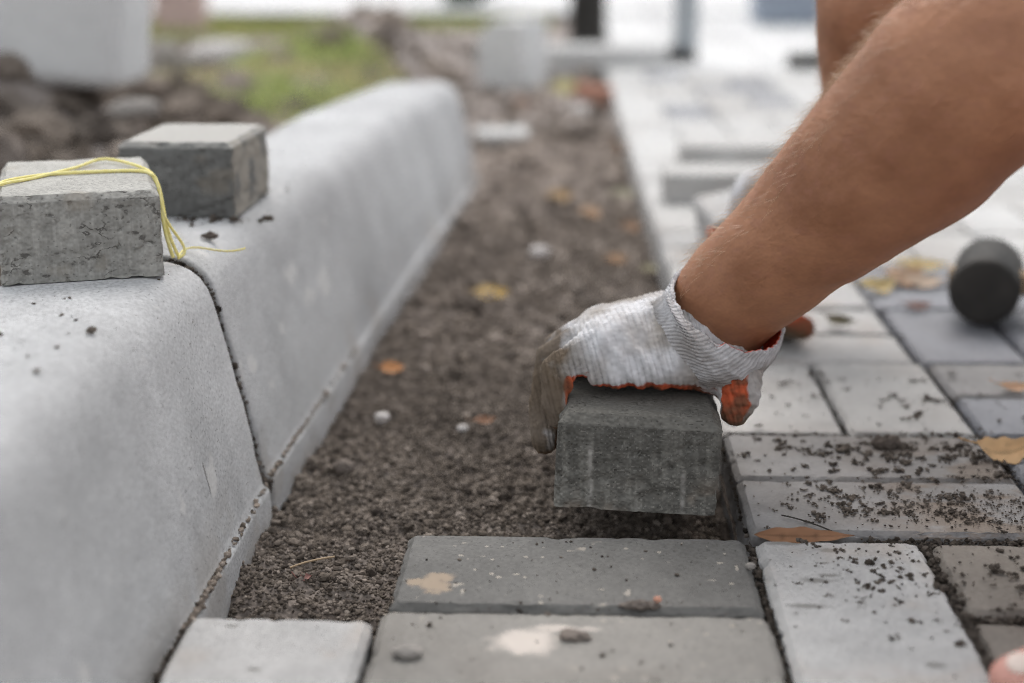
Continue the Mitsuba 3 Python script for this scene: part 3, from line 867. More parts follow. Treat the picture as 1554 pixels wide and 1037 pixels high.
parts.append(m3.Manifold.batch_hull([sph(at(1040, 548, D=0.952), 0.018), sph(at(1036, 490, D=0.975), 0.020), sph(at(1048, 520, D=0.968), 0.029), sph(at(1066, 545, D=0.962), 0.020)]))
glove = skin_mesh(parts, 0.0028, 16, 0.00095)
glove0 = glove
c0, c1 = at(925, 560, D=0.94), at(1010, 560, D=0.94)
glove = folds(glove, [(at(868, 585, D=0.94), RT + 0.5 * UP, 0.012, 0.020, 0.0013), (at(905, 545, D=0.935), RT * 0.95 - 0.35 * UP, 0.0145, 0.017, 0.0016), (at(950, 560, D=0.935), RT * 0.75 + 0.55 * UP, 0.0125, 0.022, 0.0010), (at(985, 560, D=0.93), RT * 0.8 + 0.5 * UP, 0.0105, 0.03, 0.0008),
                      (at(1000, 500, D=0.96), RT * 0.9 - 0.3 * UP, 0.013, 0.035, 0.0008), (at(1125, 595, D=0.935), RT * 0.1 + UP, 0.0065, 0.016, 0.0008)], 5)


def palm1(v, n):
    s = (v - CAM) @ FW
    px = 777 + F_PX * ((v - CAM) @ RT) / s
    low = -n[:, 2]
    inner = np.where(v[:, 0] < 0.100, n[:, 0] * 1.0 - 0.15 - 0.3 * np.clip((0.078 - v[:, 2]) / 0.01, 0, 1), -1)
    thumb = np.where((v[:, 0] > 0.19) & (v[:, 2] < 0.084), -0.8 * n[:, 0] - 0.75 * n[:, 1] - 0.05 + 0.3 * low, -1)
    return np.maximum(np.maximum(low - 0.35, inner), thumb)


def dirt1(v):
    f = np.clip((0.104 - v[:, 0]) / 0.016, 0, 1) * np.clip((0.130 - v[:, 2]) / 0.045, 0.3, 1)
    tip = np.clip((0.064 - v[:, 2]) / 0.02, 0, 1)
    th = np.where(v[:, 0] > 0.185, np.clip((0.068 - v[:, 2]) / 0.02, 0, 1), 0)
    return np.clip(0.85 * f + 1.0 * tip * (v[:, 0] < 0.12) + 0.9 * th, 0, 1)


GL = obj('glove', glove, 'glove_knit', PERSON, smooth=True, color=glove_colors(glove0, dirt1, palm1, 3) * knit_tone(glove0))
labels[GL] = {'label': 'white knitted work glove with orange palm gripping the block'}


def cuff_mesh(rings, n_seg=220, n_len=46, rib=74, amp=0.0006, thick=0.0022, seed=1, inner=0.80):
    """Ribbed cuff: rings = (centre, axis, radius across, radius in depth); outside from first to last ring, over the rim, back inside."""
    from scipy.interpolate import PchipInterpolator
    k = np.arange(len(rings))
    C = PchipInterpolator(k, np.array([r[0] for r in rings]))
    A = PchipInterpolator(k, np.array([r[1] for r in rings]))
    Ra = PchipInterpolator(k, np.array([r[2] for r in rings]))
    Rb = PchipInterpolator(k, np.array([r[3] for r in rings]))
    s_out = np.linspace(0, len(rings) - 1, n_len)
    s_in = np.linspace(len(rings) - 1, (len(rings) - 1) * inner, n_len // 3)
    path = [(s, 0.0) for s in s_out] + [(len(rings) - 1 + 0.02, -thick * 0.5)] + [(s, -thick) for s in s_in]
    th = np.arange(n_seg) / n_seg * 2 * np.pi
    V, IN = [], []
    g = np.random.default_rng(seed)
    rim_j = meshkit.noise(np.c_[np.cos(th) * 9, np.sin(th) * 9, 0 * th], seed) - 0.5
    for s, off in path:
        sc = min(s, len(rings) - 1)
        c, ax = C(sc), A(sc)
        ax = ax / np.linalg.norm(ax)
        dep = FW - ax * (FW @ ax)
        dep /= np.linalg.norm(dep)
        acr = np.cross(ax, dep)
        fold = 0.0016 * (meshkit.fbm(np.c_[np.cos(th) * 1.3, np.sin(th) * 1.3, np.full(n_seg, s * 3.2)], 3, seed + 2) - 0.5) * 2
        ribs = amp * np.cos(rib * th + 0.6 * np.sin(s * 1.5)) * (1 if off == 0 else 0.6)
        stitch = 0.00025 * np.cos(s * 60 + rib * th * 0.5)
        r = off + fold + ribs + stitch
        e = (rim_j * 0.0035 if s > len(rings) - 1.25 else 0 * th)
        V.append(c + acr * ((Ra(sc) + r) * np.cos(th))[:, None] + dep * ((Rb(sc) + r) * np.sin(th))[:, None] + ax * e[:, None])
        IN.append(np.full(n_seg, 1.0 if off < -thick * 0.8 else 0.0))
    V, IN = np.vstack(V), np.concatenate(IN)
    m = len(path)
    i = (np.arange(m - 1)[:, None] * n_seg + np.arange(n_seg)[None])
    j = (np.arange(m - 1)[:, None] * n_seg + (np.arange(n_seg)[None] + 1) % n_seg)
    F = np.stack([np.stack([i, j, j + n_seg], -1), np.stack([i, j + n_seg, i + n_seg], -1)], 2).reshape(-1, 3)
    return TM(V, F), IN, np.repeat([p[0] for p in path], n_seg), np.tile(th, m)


def im_dir(dx, dy, dd=0.0):
    return RT * dx - UP * dy + FW * dd


rings1 = []
for (ux, uy), (lx_, ly_), D_, tl, rb in (((978, 462), (1000, 578), 0.972, 0.0, 0.024), ((1000, 453), (1045, 586), 0.967, 0.05, 0.0360), ((1009, 444), (1105, 592), 0.962, 0.2, 0.0415),
                                          ((1014, 437), (1158, 562), 0.958, 0.4, 0.0430), ((1020, 426), (1192, 505), 0.956, 0.60, 0.0430)):
    q = np.array([lx_ - ux, ly_ - uy]) / math.hypot(lx_ - ux, ly_ - uy)
    w_ = math.sqrt(1 - tl * tl)
    rings1.append((at((ux + lx_) / 2, (uy + ly_) / 2, D=D_), im_dir(q[1] * w_, -q[0] * w_, -tl), math.hypot(lx_ - ux, ly_ - uy) / 2 * D_ / F_PX, rb))
cm, inn, ss, tt = cuff_mesh(rings1)
cv = np.asarray(cm.vertices)
cc = WHITE * (0.8 + 0.3 * meshkit.noise(cv * 500, 3)[:, None])
stain = np.clip((meshkit.fbm(cv * 42 + 2, 4, 8) - 0.40) * 4, 0, 1)[:, None] * (1 - 0.4 * (ss > 3.6))[:, None]
stain = np.maximum(stain, 0.95 * np.exp(-np.sum((cv - at(1040, 526, D=0.922)) ** 2, 1) / 0.019 ** 2)[:, None])
cc = cc * (1 - 0.72 * stain) + np.array([0.22, 0.19, 0.165]) * 0.72 * stain
groove = np.clip(-np.cos(74 * tt + 0.6 * np.sin(ss * 1.5)), 0, 1)[:, None]
inn = (np.maximum(inn, 0) * np.clip((cv @ RT - at(1075, 520, D=0.95) @ RT) / 0.008, 0, 1))[:, None]
cc = cc * (1 - 0.4 * groove * (1 - inn))
cc = cc * (1 - inn) + np.array([0.72, 0.09, 0.035]) * (0.75 + 0.4 * meshkit.noise(cv * 600, 4)[:, None]) * inn
ck = obj('cuff', cm, 'glove_cuff', GL, smooth=True, color=np.clip(cc, 0, 1))

# left hand behind, resting on its curled fingers
LM = at(1136, 352, D=1.285)
lf = []
for k, (dd, dx, dz) in enumerate(((0.0, 0, 0), (0.022, -4, -6), (0.044, -2, -4), (0.064, 6, 2))):
    o = FW * dd
    lf.append(([at(1124 + dx, 348 + dz, D=1.285) + o, at(1120 + dx, 425, D=1.28) + o, at(1178, 482, D=1.275) + o, at(1218, 498, D=1.275) + o], [0.0135, 0.0115, 0.0125, 0.0105]))
lp = []
for P, R in lf:
    lp += chain(P, R, 18)
lp += chain([at(1150, 345, D=1.27), at(1105, 348, D=1.262), at(1088, 352, D=1.262)], [0.014, 0.0105, 0.0085], 18)
lp.append(m3.Manifold.batch_hull([sph(lf[0][0][0], 0.014), sph(lf[3][0][0], 0.013), sph(at(1150, 296, D=1.285), 0.022), sph(at(1200, 305, D=1.33), 0.020)]))
lp.append(m3.Manifold.batch_hull([sph(at(1152, 300, D=1.28), 0.022), sph(at(1216, 272, D=1.30), 0.026), sph(W2, 0.033)]))
glove2 = skin_mesh(lp, 0.004, 12)


def palm2(v, n):
    return np.maximum(n @ (RT * 0.55 - FW * 0.7) + 0.1 - 0.9 * (v[:, 2] > 0.075), 0.9 * np.clip((at(1104, 340, D=1.262)[0] - v[:, 0]) / 0.004, 0, 1) * (v[:, 2] < at(1090, 345, D=1.262)[2]))


def dirt2(v):
    return np.clip((0.034 - v[:, 2]) / 0.018, 0, 1) * 0.8


GL2 = obj('glove', glove2, 'glove_knit', PERSON, smooth=True, color=glove_colors(glove2, dirt2, palm2, 13))
labels[GL2] = {'label': 'knitted work glove on the other hand, half hidden behind the near arm'}
axd = (E2 - W2) / np.linalg.norm(E2 - W2)
rings2 = [(W2 - axd * 0.03, axd, 0.033, 0.035), (W2, axd, 0.036, 0.037), (W2 + axd * 0.028, axd, 0.0375, 0.038)]
cm2, inn2, ss2, tt2 = cuff_mesh(rings2, 120, 18, 60)
obj('cuff', cm2, 'glove_cuff', GL2, smooth=True, color=np.clip(WHITE * (0.75 + 0.35 * meshkit.noise(np.asarray(cm2.vertices) * 300, 5)[:, None]), 0, 1))

# ---- a second person's bare hand at the corner
TP = at(1537, 1030, Z=0.0125)
H0 = TP + np.array([0.105, 0.028, 0.022])
hp = chain([TP, TP + [0.024, 0.010, 0.006], TP + [0.052, 0.018, 0.012], H0 + [-0.01, 0, 0]], [0.0108, 0.0105, 0.0115, 0.015])
for k, (dy, L) in enumerate(((0.032, 0.075), (0.05, 0.082), (0.066, 0.076), (0.08, 0.06))):
    b = H0 + [0.012 + 0.004 * k, dy, 0.012]
    hp += chain([b, b + [-0.42 * L, 0.05 * L, 0.006], b + [-0.8 * L, 0.06 * L, -0.010], b + [-L, 0.06 * L, -0.024]], [0.0115, 0.0095, 0.0088, 0.0075], 16)
wr = H0 + [0.10, 0.03, 0.02]
hp.append(m3.Manifold.batch_hull([sph(H0, 0.016), sph(H0 + [0.012, 0.032, 0.012], 0.013), sph(H0 + [0.024, 0.08, 0.012], 0.012), sph(wr, 0.024), sph(wr + [0, 0.02, 0], 0.022)]))
hp += chain([wr + [0, 0.01, 0], wr + [0.12, -0.01, 0.1], wr + [0.2, -0.03, 0.18]], [0.027, 0.038, 0.045])
P2 = tag('person_001', 'bare pink fingertip of a second hand at the bottom right corner, nail showing', 'person')
obj('hand', skin_mesh(hp, 0.004, 8), 'skin_pink', P2, smooth=True)
nail = trimesh.creation.icosphere(subdivisions=3)
nv = np.asarray(nail.vertices) * [0.0068, 0.0055, 0.0022]
obj('thumbnail', placed(TM(nv, nail.faces), TP + np.array([0.0015, -0.0035, 0.0098]), 0.35, 0.5, -0.15), 'nail_pale', P2, smooth=True)

# ------------------------------------------------------------------ rubber mallet
def lathe(prof, n=48):
    prof = np.asarray(prof, float)
    th = np.arange(n) / n * 2 * np.pi
    V = np.vstack([np.c_[r * np.cos(th), r * np.sin(th), np.full(n, z)] for r, z in prof])
    i = np.arange(len(prof) - 1)[:, None] * n + np.arange(n)[None]
    j = np.arange(len(prof) - 1)[:, None] * n + (np.arange(n)[None] + 1) % n
    F = np.stack([np.stack([i, j, j + n], -1), np.stack([i, j + n, i + n], -1)], 2).reshape(-1, 3)
    return TM(V, F)


MAL = tag('mallet', 'black rubber mallet lying on the dark blocks at the right', 'mallet')
hd = lathe([(0.0005, 0), (0.020, 0.0004), (0.0265, 0.0012), (0.0295, 0.0035), (0.0312, 0.008), (0.0318, 0.02), (0.031, 0.05), (0.0318, 0.08), (0.0312, 0.092), (0.0295, 0.0965), (0.0265, 0.0988), (0.0005, 0.1)])
dirh = np.array([0.30, 0.95, 0.03])
rot = trimesh.geometry.align_vectors([0, 0, 1], dirh)[:3, :3]
hc = at(1493, 441, D=1.345)
hc[2] = 0.0328
obj('head', displaced(TM(np.asarray(hd.vertices) @ rot.T + hc, hd.faces), 0.0015, 60, 2), 'rubber_black', MAL, smooth=50)
mid = hc + dirh / np.linalg.norm(dirh) * 0.05
side = np.cross(dirh, [0, 0, 1])
side /= np.linalg.norm(side)
obj('handle', tube([mid - side * 0.034, mid + side * 0.03, mid + side * 0.12 + [0, 0, -0.004], mid + side * 0.3 + [0, 0, -0.014]], [0.012, 0.012, 0.013, 0.0155], 20, 5), 'wood_ash', MAL, smooth=True)

# ------------------------------------------------------------------ leaves, stones and litter
def leaf_mesh(L, Wd, curl=1.0, fold=0.4, twist=0.0, seed=0, n=22, m=9, stem=True):
    g = np.random.default_rng(seed)
    t = np.linspace(0, 1, n)
    w = Wd / 2 * np.sin(np.pi * np.clip(t, 0.0, 1) ** 0.8) ** 0.85 * (1 + 0.12 * np.sin(t * 22 + seed))
    w[0] = w[-1] = Wd * 0.015
    s = np.linspace(-1, 1, m)
    ang = curl * (t - 0.5)
    x = np.cumsum(np.cos(ang)) * L / n
    z = np.cumsum(np.sin(ang)) * L / n
    V = []
    for i in range(n):
        y = s * w[i]
        up = fold * np.abs(y) + 0.10 * Wd * (meshkit.noise(np.c_[np.full(m, t[i] * 5), s * 2.3, np.full(m, seed * 1.7)], seed) - 0.5)
        a = twist * t[i]
        yy, uu = y * math.cos(a) - up * math.sin(a), y * math.sin(a) + up * math.cos(a)
        V.append(np.c_[x[i] - uu * math.sin(ang[i]), yy, z[i] + uu * math.cos(ang[i])])
    V = np.vstack(V)
    V[:, 0] -= x.mean()
    V[:, 2] -= V[:, 2].min()
    i = np.arange(n - 1)[:, None] * m + np.arange(m - 1)[None]
    F = np.stack([np.stack([i, i + m, i + m + 1], -1), np.stack([i, i + m + 1, i + 1], -1)], 2).reshape(-1, 3)
    # stalk
    stalk = tube([[V[:, 0].min() - 0.22 * L, 0.004, V[:m, 2].mean() + 0.002], [V[:, 0].min() - 0.1 * L, 0.001, V[:m, 2].mean() + 0.001], [V[:m].mean(0)[0], 0, V[:m, 2].mean()]], Wd * 0.016 + 0.0003, 5)
    lo = np.asarray(V) - [0, 0, 0.0003]
    body = trimesh.util.concatenate([TM(V, F), TM(lo, F[:, ::-1])])
    return trimesh.util.concatenate([body, stalk]) if stem else body


def leaf(px, py, Z, L, Wd, c, rz, label, curl=1.2, fold=0.4, twist=0.5, seed=0, tilt=(0, 0), lift=0.0, group=None, loc=None, cat='leaf', stalk=True):
    me = leaf_mesh(L, Wd, curl, fold, twist, seed, stem=stalk)
    v = np.asarray(me.vertices)
    tone = 0.65 + 0.6 * meshkit.fbm(v * 90 + seed, 4, seed)
    vein = np.exp(-(np.abs(v[:, 1]) / (0.02 * Wd + 0.0002)) ** 2)
    c = np.asarray(c) * 0.8 + np.mean(c) * 0.2
    col = np.asarray(c)[None] * tone[:, None] * (1 - 0.25 * vein[:, None])
    spots = np.clip((meshkit.fbm(v * 160 + seed, 3, seed + 2) - 0.6) * 6, 0, 1)[:, None]
    col = col * (1 - 0.6 * spots) + np.array([0.09, 0.05, 0.03]) * 0.6 * spots
    p = at(px, py, Z=Z) if loc is None else np.asarray(loc, float)
    k = obj('fallen_leaf', placed(me, p + np.array([0, 0, lift]), rz, *tilt), 'leaf_litter', smooth=True, color=np.clip(col, 0, 1))
    return tag(k, label, cat, group)


YEL, TAN, ORG, BRN, OLV, RED = (0.62, 0.40, 0.09), (0.58, 0.36, 0.2), (0.55, 0.23, 0.06), (0.30, 0.145, 0.06), (0.22, 0.2, 0.11), (0.36, 0.13, 0.09)
BZ = SOIL_Z + 0.006
leaf(745, 447, BZ, 0.042, 0.024, YEL, 0.1, 'yellow fallen leaf on the soil in the middle of the bed', 0.8, 0.3, 0.3, 1, (0.3, 0.0))
leaf(595, 560, BZ, 0.024, 0.016, ORG, 0.15, 'orange brown leaf lying against the foot of the middle kerb stone', 0.6, 0.3, 0.2, 2, (0.35, 0))
leaf(935, 403, BZ, 0.034, 0.020, TAN, 0.3, 'curled tan leaf on the soil left of the olive one', 2.2, 0.6, 0.4, 3, (0.2, 0), 0.004)
leaf(984, 416, BZ, 0.036, 0.017, (0.36, 0.33, 0.2), 1.2, 'dull olive leaf against the edge of the paving', 1.0, 0.5, 0.3, 4, (0.2, 0), 0.004)
leaf(850, 304, BZ, 0.040, 0.026, (0.6, 0.38, 0.16), 0.2, 'pale orange leaf far back in the middle of the bed', 1.0, 0.4, 0.3, 5, (0.3, 0), 0.003)
leaf(895, 330, BZ, 0.038, 0.026, TAN, 0.8, 'tan leaf between the pale orange leaf and the paving edge', 1.4, 0.4, 0.3, 6, (0.3, 0), 0.003)
leaf(946, 303, BZ, 0.046, 0.022, (0.5, 0.47, 0.32), 0.5, 'pale green grey leaf close to the paving edge', 0.8, 0.4, 0.3, 7, (0.3, 0), 0.006)
leaf(940, 235, BZ, 0.05, 0.034, (0.55, 0.3, 0.12), 1.3, 'brown orange leaf leaning on the far paving edge', 1.2, 0.4, 0.3, 8, (0.3, 0.3), 0.006)
leaf(958, 350, BZ, 0.03, 0.02, (0.42, 0.24, 0.13), 0.2, 'small brown leaf below the pale green grey leaf', 1.0, 0.4, 0.3, 9, (0.3, 0), 0.003)
leaf(862, 146, BZ, 0.09, 0.06, (0.62, 0.55, 0.2), 0.2, 'yellow green leaf near the far end of the bed', 1.0, 0.4, 0.3, 10, (0.4, 0), 0.01)
leaf(830, 122, BZ, 0.10, 0.06, (0.52, 0.40, 0.22), 0.9, 'dry tan leaf in front of the low far kerb', 1.4, 0.4, 0.3, 11, (0.4, 0), 0.012)
leaf(790, 165, BZ, 0.06, 0.04, (0.55, 0.34, 0.24), 0.2, 'pinkish brown leaf in front of the pale stone block', 1.0, 0.4, 0.3, 12, (0.4, 0), 0.006)
leaf(735, 648, BZ, 0.022, 0.010, (0.32, 0.17, 0.1), 0.5, 'narrow brown leaf scrap among the clods left of the held block', 1.2, 0.5, 0.4, 13, (0.2, 0), 0.004)
leaf(1524, 690, 0.001, 0.052, 0.026, (0.66, 0.40, 0.17), 0.15, 'big tan leaf arched over the joint at the right edge', 1.9, 0.15, 0.2, 14, (0.35, 0.0), 0.001)
leaf(1330, 440, 0.001, 0.05, 0.026, (0.66, 0.5, 0.2), 0.5, 'yellow leaf half hidden under the near forearm', 1.6, 0.4, 0.4, 15, (0.2, 0), 0.001)
leaf(1368, 428, 0.001, 0.055, 0.03, (0.70, 0.47, 0.30), 0.35, 'peach coloured curled leaf beside the yellow one', 2.2, 0.3, 0.5, 16, (0.3, 0), 0.002)
leaf(1402, 433, 0.001, 0.045, 0.022, (0.66, 0.5, 0.36), -0.2, 'pale leaf at the right end of the leaf cluster', 1.3, 0.3, 0.3, 17, (0.2, 0), 0.001)
leaf(1398, 411, 0.001, 0.06, 0.02, (0.7, 0.52, 0.2), -0.25, 'thin straw yellow leaf behind the leaf cluster', 0.8, 0.4, 0.3, 18, (0.2, 0), 0.004)
leaf(1392, 468, 0.001, 0.03, 0.014, (0.34, 0.2, 0.17), 0.1, 'dull red leaf scrap left of the mallet', 1.2, 0.3, 0.3, 19, (0.2, 0), 0.001)
leaf(1276, 494, 0.001, 0.036, 0.016, (0.16, 0.14, 0.08), -0.75, 'dark olive leaf just right of the far glove', 1.4, 0.5, 0.3, 20, (0.2, 0), 0.001)
leaf(1540, 591, 0.001, 0.03, 0.012, (0.62, 0.36, 0.2), 0.0, 'small pinkish leaf at the right edge above the arched tan leaf', 1.3, 0.3, 0.3, 21, (0.2, 0), 0.001)
# curled brown leaf in the joint
leaf(0, 0, 0, 0.062, 0.0105, (0.33, 0.155, 0.07), 0.0, 'long brown leaf curled in the joint right of the held block', 0.4, 0.25, -0.5, 22, (0.95, 0.0), -0.0012, loc=(0.235, 0.0045, 0.0005), stalk=False)
leaf(462, 884, BZ - 0.003, 0.010, 0.007, (0.34, 0.15, 0.13), 0.4, 'tiny red leaf scrap on the soil near the front of the bed', 0.8, 0.3, 0.2, 23, (0.2, 0), 0.003)


def pebble(px, py, Z, r, mat, label, seed, squash=(1, 0.9, 0.75), name='pebble', cat='stone', loc=None, amp=0.55):
    p = at(px, py, Z=Z) if loc is None else np.asarray(loc, float)
    return tag(obj(name, placed(stone(r, seed, 3, squash, amp), p + np.array([0, 0, r * 0.5])), mat, smooth=50), label, cat)


pebble(580, 640, BZ - 0.004, 0.0062, 'pebble_white', 'round whitish pebble in the soil near the kerb', 1)
pebble(702, 655, BZ - 0.004, 0.0045, 'pebble_white', 'small pale pebble among the clods left of the held block', 2)
pebble(818, 390, BZ - 0.006, 0.011, 'pebble_white', 'white stone behind the yellow leaf on the soil', 3, (1.1, 0.8, 0.7))
pebble(880, 180, BZ - 0.01, 0.026, 'pebble_white', 'pinkish white stone far back in the bed', 4)
pebble(522, 717, BZ - 0.006, 0.008, 'soil_earth', 'grey brown stone in the soil left of the pale pebble', 5)
pebble(1139, 863, 0.0, 0.0028, 'pebble_grey', 'tiny grey grit stone on the right end of the dark block', 6)
pebble(620, 998, 0.0, 0.0058, 'pebble_grey', 'small broken brown stone on the lime splashed block', 7, (1.25, 0.7, 0.55), amp=0.9)
pebble(0, 0, 0, 0.03, 'pebble_grey', 'flat grey stone on the heap under the right end of the raised stone block', 8, (1.1, 0.9, 0.5), loc=at(205, 160, D=1.9) - np.array([0, 0, 0.02]))
pebble(0, 0, 0, 0.036, 'soil_earth', 'grey lump of earth at the left edge behind the tied block', 9, (0.8, 0.9, 1.1), loc=at(0, 250, D=1.5) - np.array([0, 0, 0.02]), amp=0.9)
pebble(0, 0, 0, 0.045, 'pebble_grey', 'dark stone in the grass right of the raised stone block', 12, (0.9, 0.9, 1.1), loc=at(252, 112, Z=0.03))
pebble(340, 100, 0.02, 0.06, 'pebble_white', 'pale rubble stone at the left edge of the grass', 13, (1.5, 0.9, 0.6))
pebble(290, 112, 0.02, 0.045, 'pebble_grey', 'greyish rubble stone left of the pale one by the grass', 14, (1.5, 0.9, 0.6))
# broken brick
bb = paver(0.085, 0.05, 0.035, fine=0.008, seed=31, rough=0.004)
tag(obj('broken_brick', placed(displaced(bb, 0.014, 30, 3), at(878, 132, Z=0.01), 0.15, 0.15, 0.12), 'brick_orange', smooth=30), 'broken orange brick at the far corner of the paving', 'brick')
# flat broken concrete piece near the kerb's end
cs = paver(0.10, 0.09, 0.03, fine=0.008, seed=32, rough=0.004)
tag(obj('concrete_fragment', placed(cs, at(722, 205, Z=-0.012), 0.1, 0.06, 0.0), 'paver_white', smooth=30), 'pale broken concrete piece beyond the end of the kerb', 'concrete piece')
tag(obj('clay_clod', placed(displaced(stone(0.0068, 40, 4, (1.55, 0.4, 0.38), 0.8), 0.003, 400, 3), at(972, 919, Z=0.0005)), 'soil_earth', smooth=50), 'dark clod lying in the joint in front of the dark block', 'clod')
tag(obj('clay_clod', placed(stone(0.0022, 41, 2), at(998, 910, Z=0.004)), 'brick_orange', smooth=50), 'tiny pinkish crumb stuck beside the dark clod in the joint', 'clod')
tag(obj('clay_clod', placed(displaced(stone(0.0085, 44, 4, (1.2, 0.8, 0.55), 0.9), 0.005, 330, 3), at(1346, 672, Z=0.003)), 'soil_earth', smooth=50), 'large crumbly clod in the joint behind the mud strewn blocks', 'clod')
tag(obj('clay_clod', placed(displaced(stone(0.006, 45, 4, (1.3, 0.8, 0.35), 0.9), 0.003, 400, 3), at(871, 964, Z=0.002)), 'soil_earth', smooth=50), 'flat dark clod on the lime splashed block', 'clod')
tag(obj('clay_clod', placed(displaced(stone(0.0042, 46, 4, (1.5, 0.8, 0.5), 0.9), 0.003, 400, 3), at(318, 358, Z=0.143)), 'soil_earth', smooth=50), 'small crumb of earth on the kerb behind the string end', 'clod')
tag(obj('twig', tube([at(1186, 782, Z=0.0012), at(1222, 791, Z=0.0012), at(1262, 806, Z=0.0014)], 0.0005, 6, 4), 'joint_dark', smooth=True), 'thin dark stem lying on the block above the brown leaf', 'twig')
tag(obj('twig', tube([at(440, 862, Z=BZ + 0.006), at(470, 852, Z=BZ + 0.007), at(508, 845, Z=BZ + 0.008)], 0.0006, 6, 4), 'wood_ash', smooth=True), 'pale straw on the soil near the front of the bed', 'twig')

# crumbs scattered over the blocks and in their joints
g = np.random.default_rng(23)
P, R = [], []


def scatter(n, cx, cy, sx, sy, r0, sg=0.5, lo=0.0004, hi=0.005):
    x, y = g.normal(cx, sx, n), g.normal(cy, sy, n)
    r = np.clip(r0 * np.exp(g.normal(0, sg, n)), lo, hi)
    big = r > 0.0013
    m = 7
    xb, yb, rb = (np.repeat(a[big], m) for a in (x, y, r))
    x = np.r_[x[~big], xb + rb * g.normal(0, 0.75, len(rb))]
    y = np.r_[y[~big], yb + rb * g.normal(0, 0.75, len(rb))]
    r = np.r_[r[~big], rb * g.uniform(0.3, 0.75, len(rb))] * 0.8
    ok = (x > 0.209) & ((y > 0.012) | ((y < -0.004) & (x < 0.4)))
    P.append(np.c_[x, y, r * 0.45][ok])
    R.append(r[ok])


scatter(800, 0.365, 0.050, 0.05, 0.017, 0.0006, 0.5)
scatter(110, 0.35, 0.055, 0.05, 0.02, 0.0011, 0.45)
scatter(220, 0.30, 0.06, 0.05, 0.025, 0.0013)
scatter(260, 0.335, 0.16, 0.07, 0.03, 0.0011, 0.6)
scatter(60, 0.33, 0.155, 0.06, 0.025, 0.0026, 0.3)
scatter(110, 0.26, -0.04, 0.03, 0.03, 0.0008, 0.6)
scatter(60, 0.27, -0.07, 0.02, 0.04, 0.0012, 0.5)
scatter(120, 0.35, -0.05, 0.03, 0.03, 0.0011, 0.6)
scatter(160, 0.33, 0.28, 0.10, 0.05, 0.0011, 0.6)
scatter(60, 0.48, 0.3, 0.08, 0.1, 0.0012, 0.6)
n = 160
x, y = g.uniform(0.005, 0.2, n), g.uniform(-0.19, -0.01, n)
r = np.clip(0.0005 * np.exp(g.normal(0, 0.6, n)), 0.0003, 0.0018)
P.append(np.c_[x, y, r * 0.4])
R.append(r)
n = 120
yk = g.uniform(-0.15, 0.6, n)
P.append(np.c_[-0.20 + g.normal(0, 0.03, n), yk, np.full(n, 0.1424)])
R.append(np.clip(0.0009 * np.exp(g.normal(0, 0.6, n)), 0.0004, 0.003))
n = 60
th = g.uniform(0, 1, n)
P.append(np.c_[-0.175 + 0.03 * g.normal(0, 1, n), 0.245 + 0.008 * g.normal(0, 1, n), np.full(n, 0.1427)])
R.append(np.clip(0.0014 * np.exp(g.normal(0, 0.6, n)), 0.0005, 0.004))
grains('paving_crumbs', np.vstack(P), np.concatenate(R), 61, label='crumbs of dark earth strewn over the paving blocks', tint=0.75, flat=0.65)
# earth filling the joints
JP, JR = [], []


def joint(x0, y0, x1, y1, n, z=-0.004, w=0.0014, r0=0.0011):
    t = g.random(n)
    JP.append(np.c_[x0 + (x1 - x0) * t + g.normal(0, w, n), y0 + (y1 - y0) * t + g.normal(0, w, n), z + g.normal(0, 0.0012, n)])
    JR.append(np.clip(r0 * np.exp(g.normal(0, 0.4, n)), 0.0004, 0.003))


joint(0.304, -0.2, 0.304, 0.0, 620, -0.004, 0.0020)
joint(0.27, 0.0045, 0.5, 0.0045, 520, -0.004, 0.0026)
joint(0.2035, -0.2, 0.2035, 0.0, 300, -0.008)
joint(0.2, -0.1025, 0.0, -0.1025, 160, -0.010)
joint(0.3935, 0.0, 0.3935, 0.6, 500, -0.007, 0.0014)
joint(0.205, 0.1035, 0.39, 0.1035, 160, -0.008)
joint(0.205, 0.1985, 0.39, 0.1985, 240, -0.005)
joint(0.299, 0.2, 0.299, 0.385, 200, -0.009)
joint(0.31, -0.096, 0.40, -0.09, 260, -0.006, 0.0025)
joint(0.2065, 0.01, 0.2065, 0.2, 160, -0.012)
joint(-0.1045, -0.3, -0.1045, -0.118, 200, -0.006, 0.0010)
joint(-0.005, -0.3, -0.005, -0.11, 200, -0.012)
grains('joint_crumbs', np.vstack(JP), np.concatenate(JR), 67, label='dark earth filling the joints of the paving', tint=0.6)

# clods on the heap and the rough ground
n = 2600
x, y = g.uniform(-1.6, -0.3, n), g.uniform(0.4, 2.1, n)
z = ground_z(x, y)
r = np.clip(0.011 * np.exp(g.normal(0, 0.55, n)), 0.004, 0.045)
P, R = np.c_[x, y, z + r * 0.2], r
x, y = g.uniform(-1.2, 0.15, 1500), g.uniform(2.0, 4.2, 1500)
r = np.clip(0.010 * np.exp(g.normal(0, 0.5, 1500)), 0.004, 0.035)
kk = ~((x > -0.11) & (y < 2.0))
xh, yh = g.uniform(-1.3, -0.42, 170), g.uniform(0.75, 1.8, 170)
rh = g.uniform(0.014, 0.034, 170)
P, R = np.vstack([P, np.c_[xh, yh, ground_z(xh, yh) + 0.3 * rh]]), np.r_[R, rh]
grains('earth_clods', P, R, 71, ICO1, 'clods of dug earth on the heap behind the nearest kerb', tint=1.75)
grains('earth_clods', np.c_[x, y, ground_z(x, y) + 0.2 * r][kk], r[kk], 72, ICO1, 'pale clods on the bare ground far behind the end of the kerb', tint=2.0)

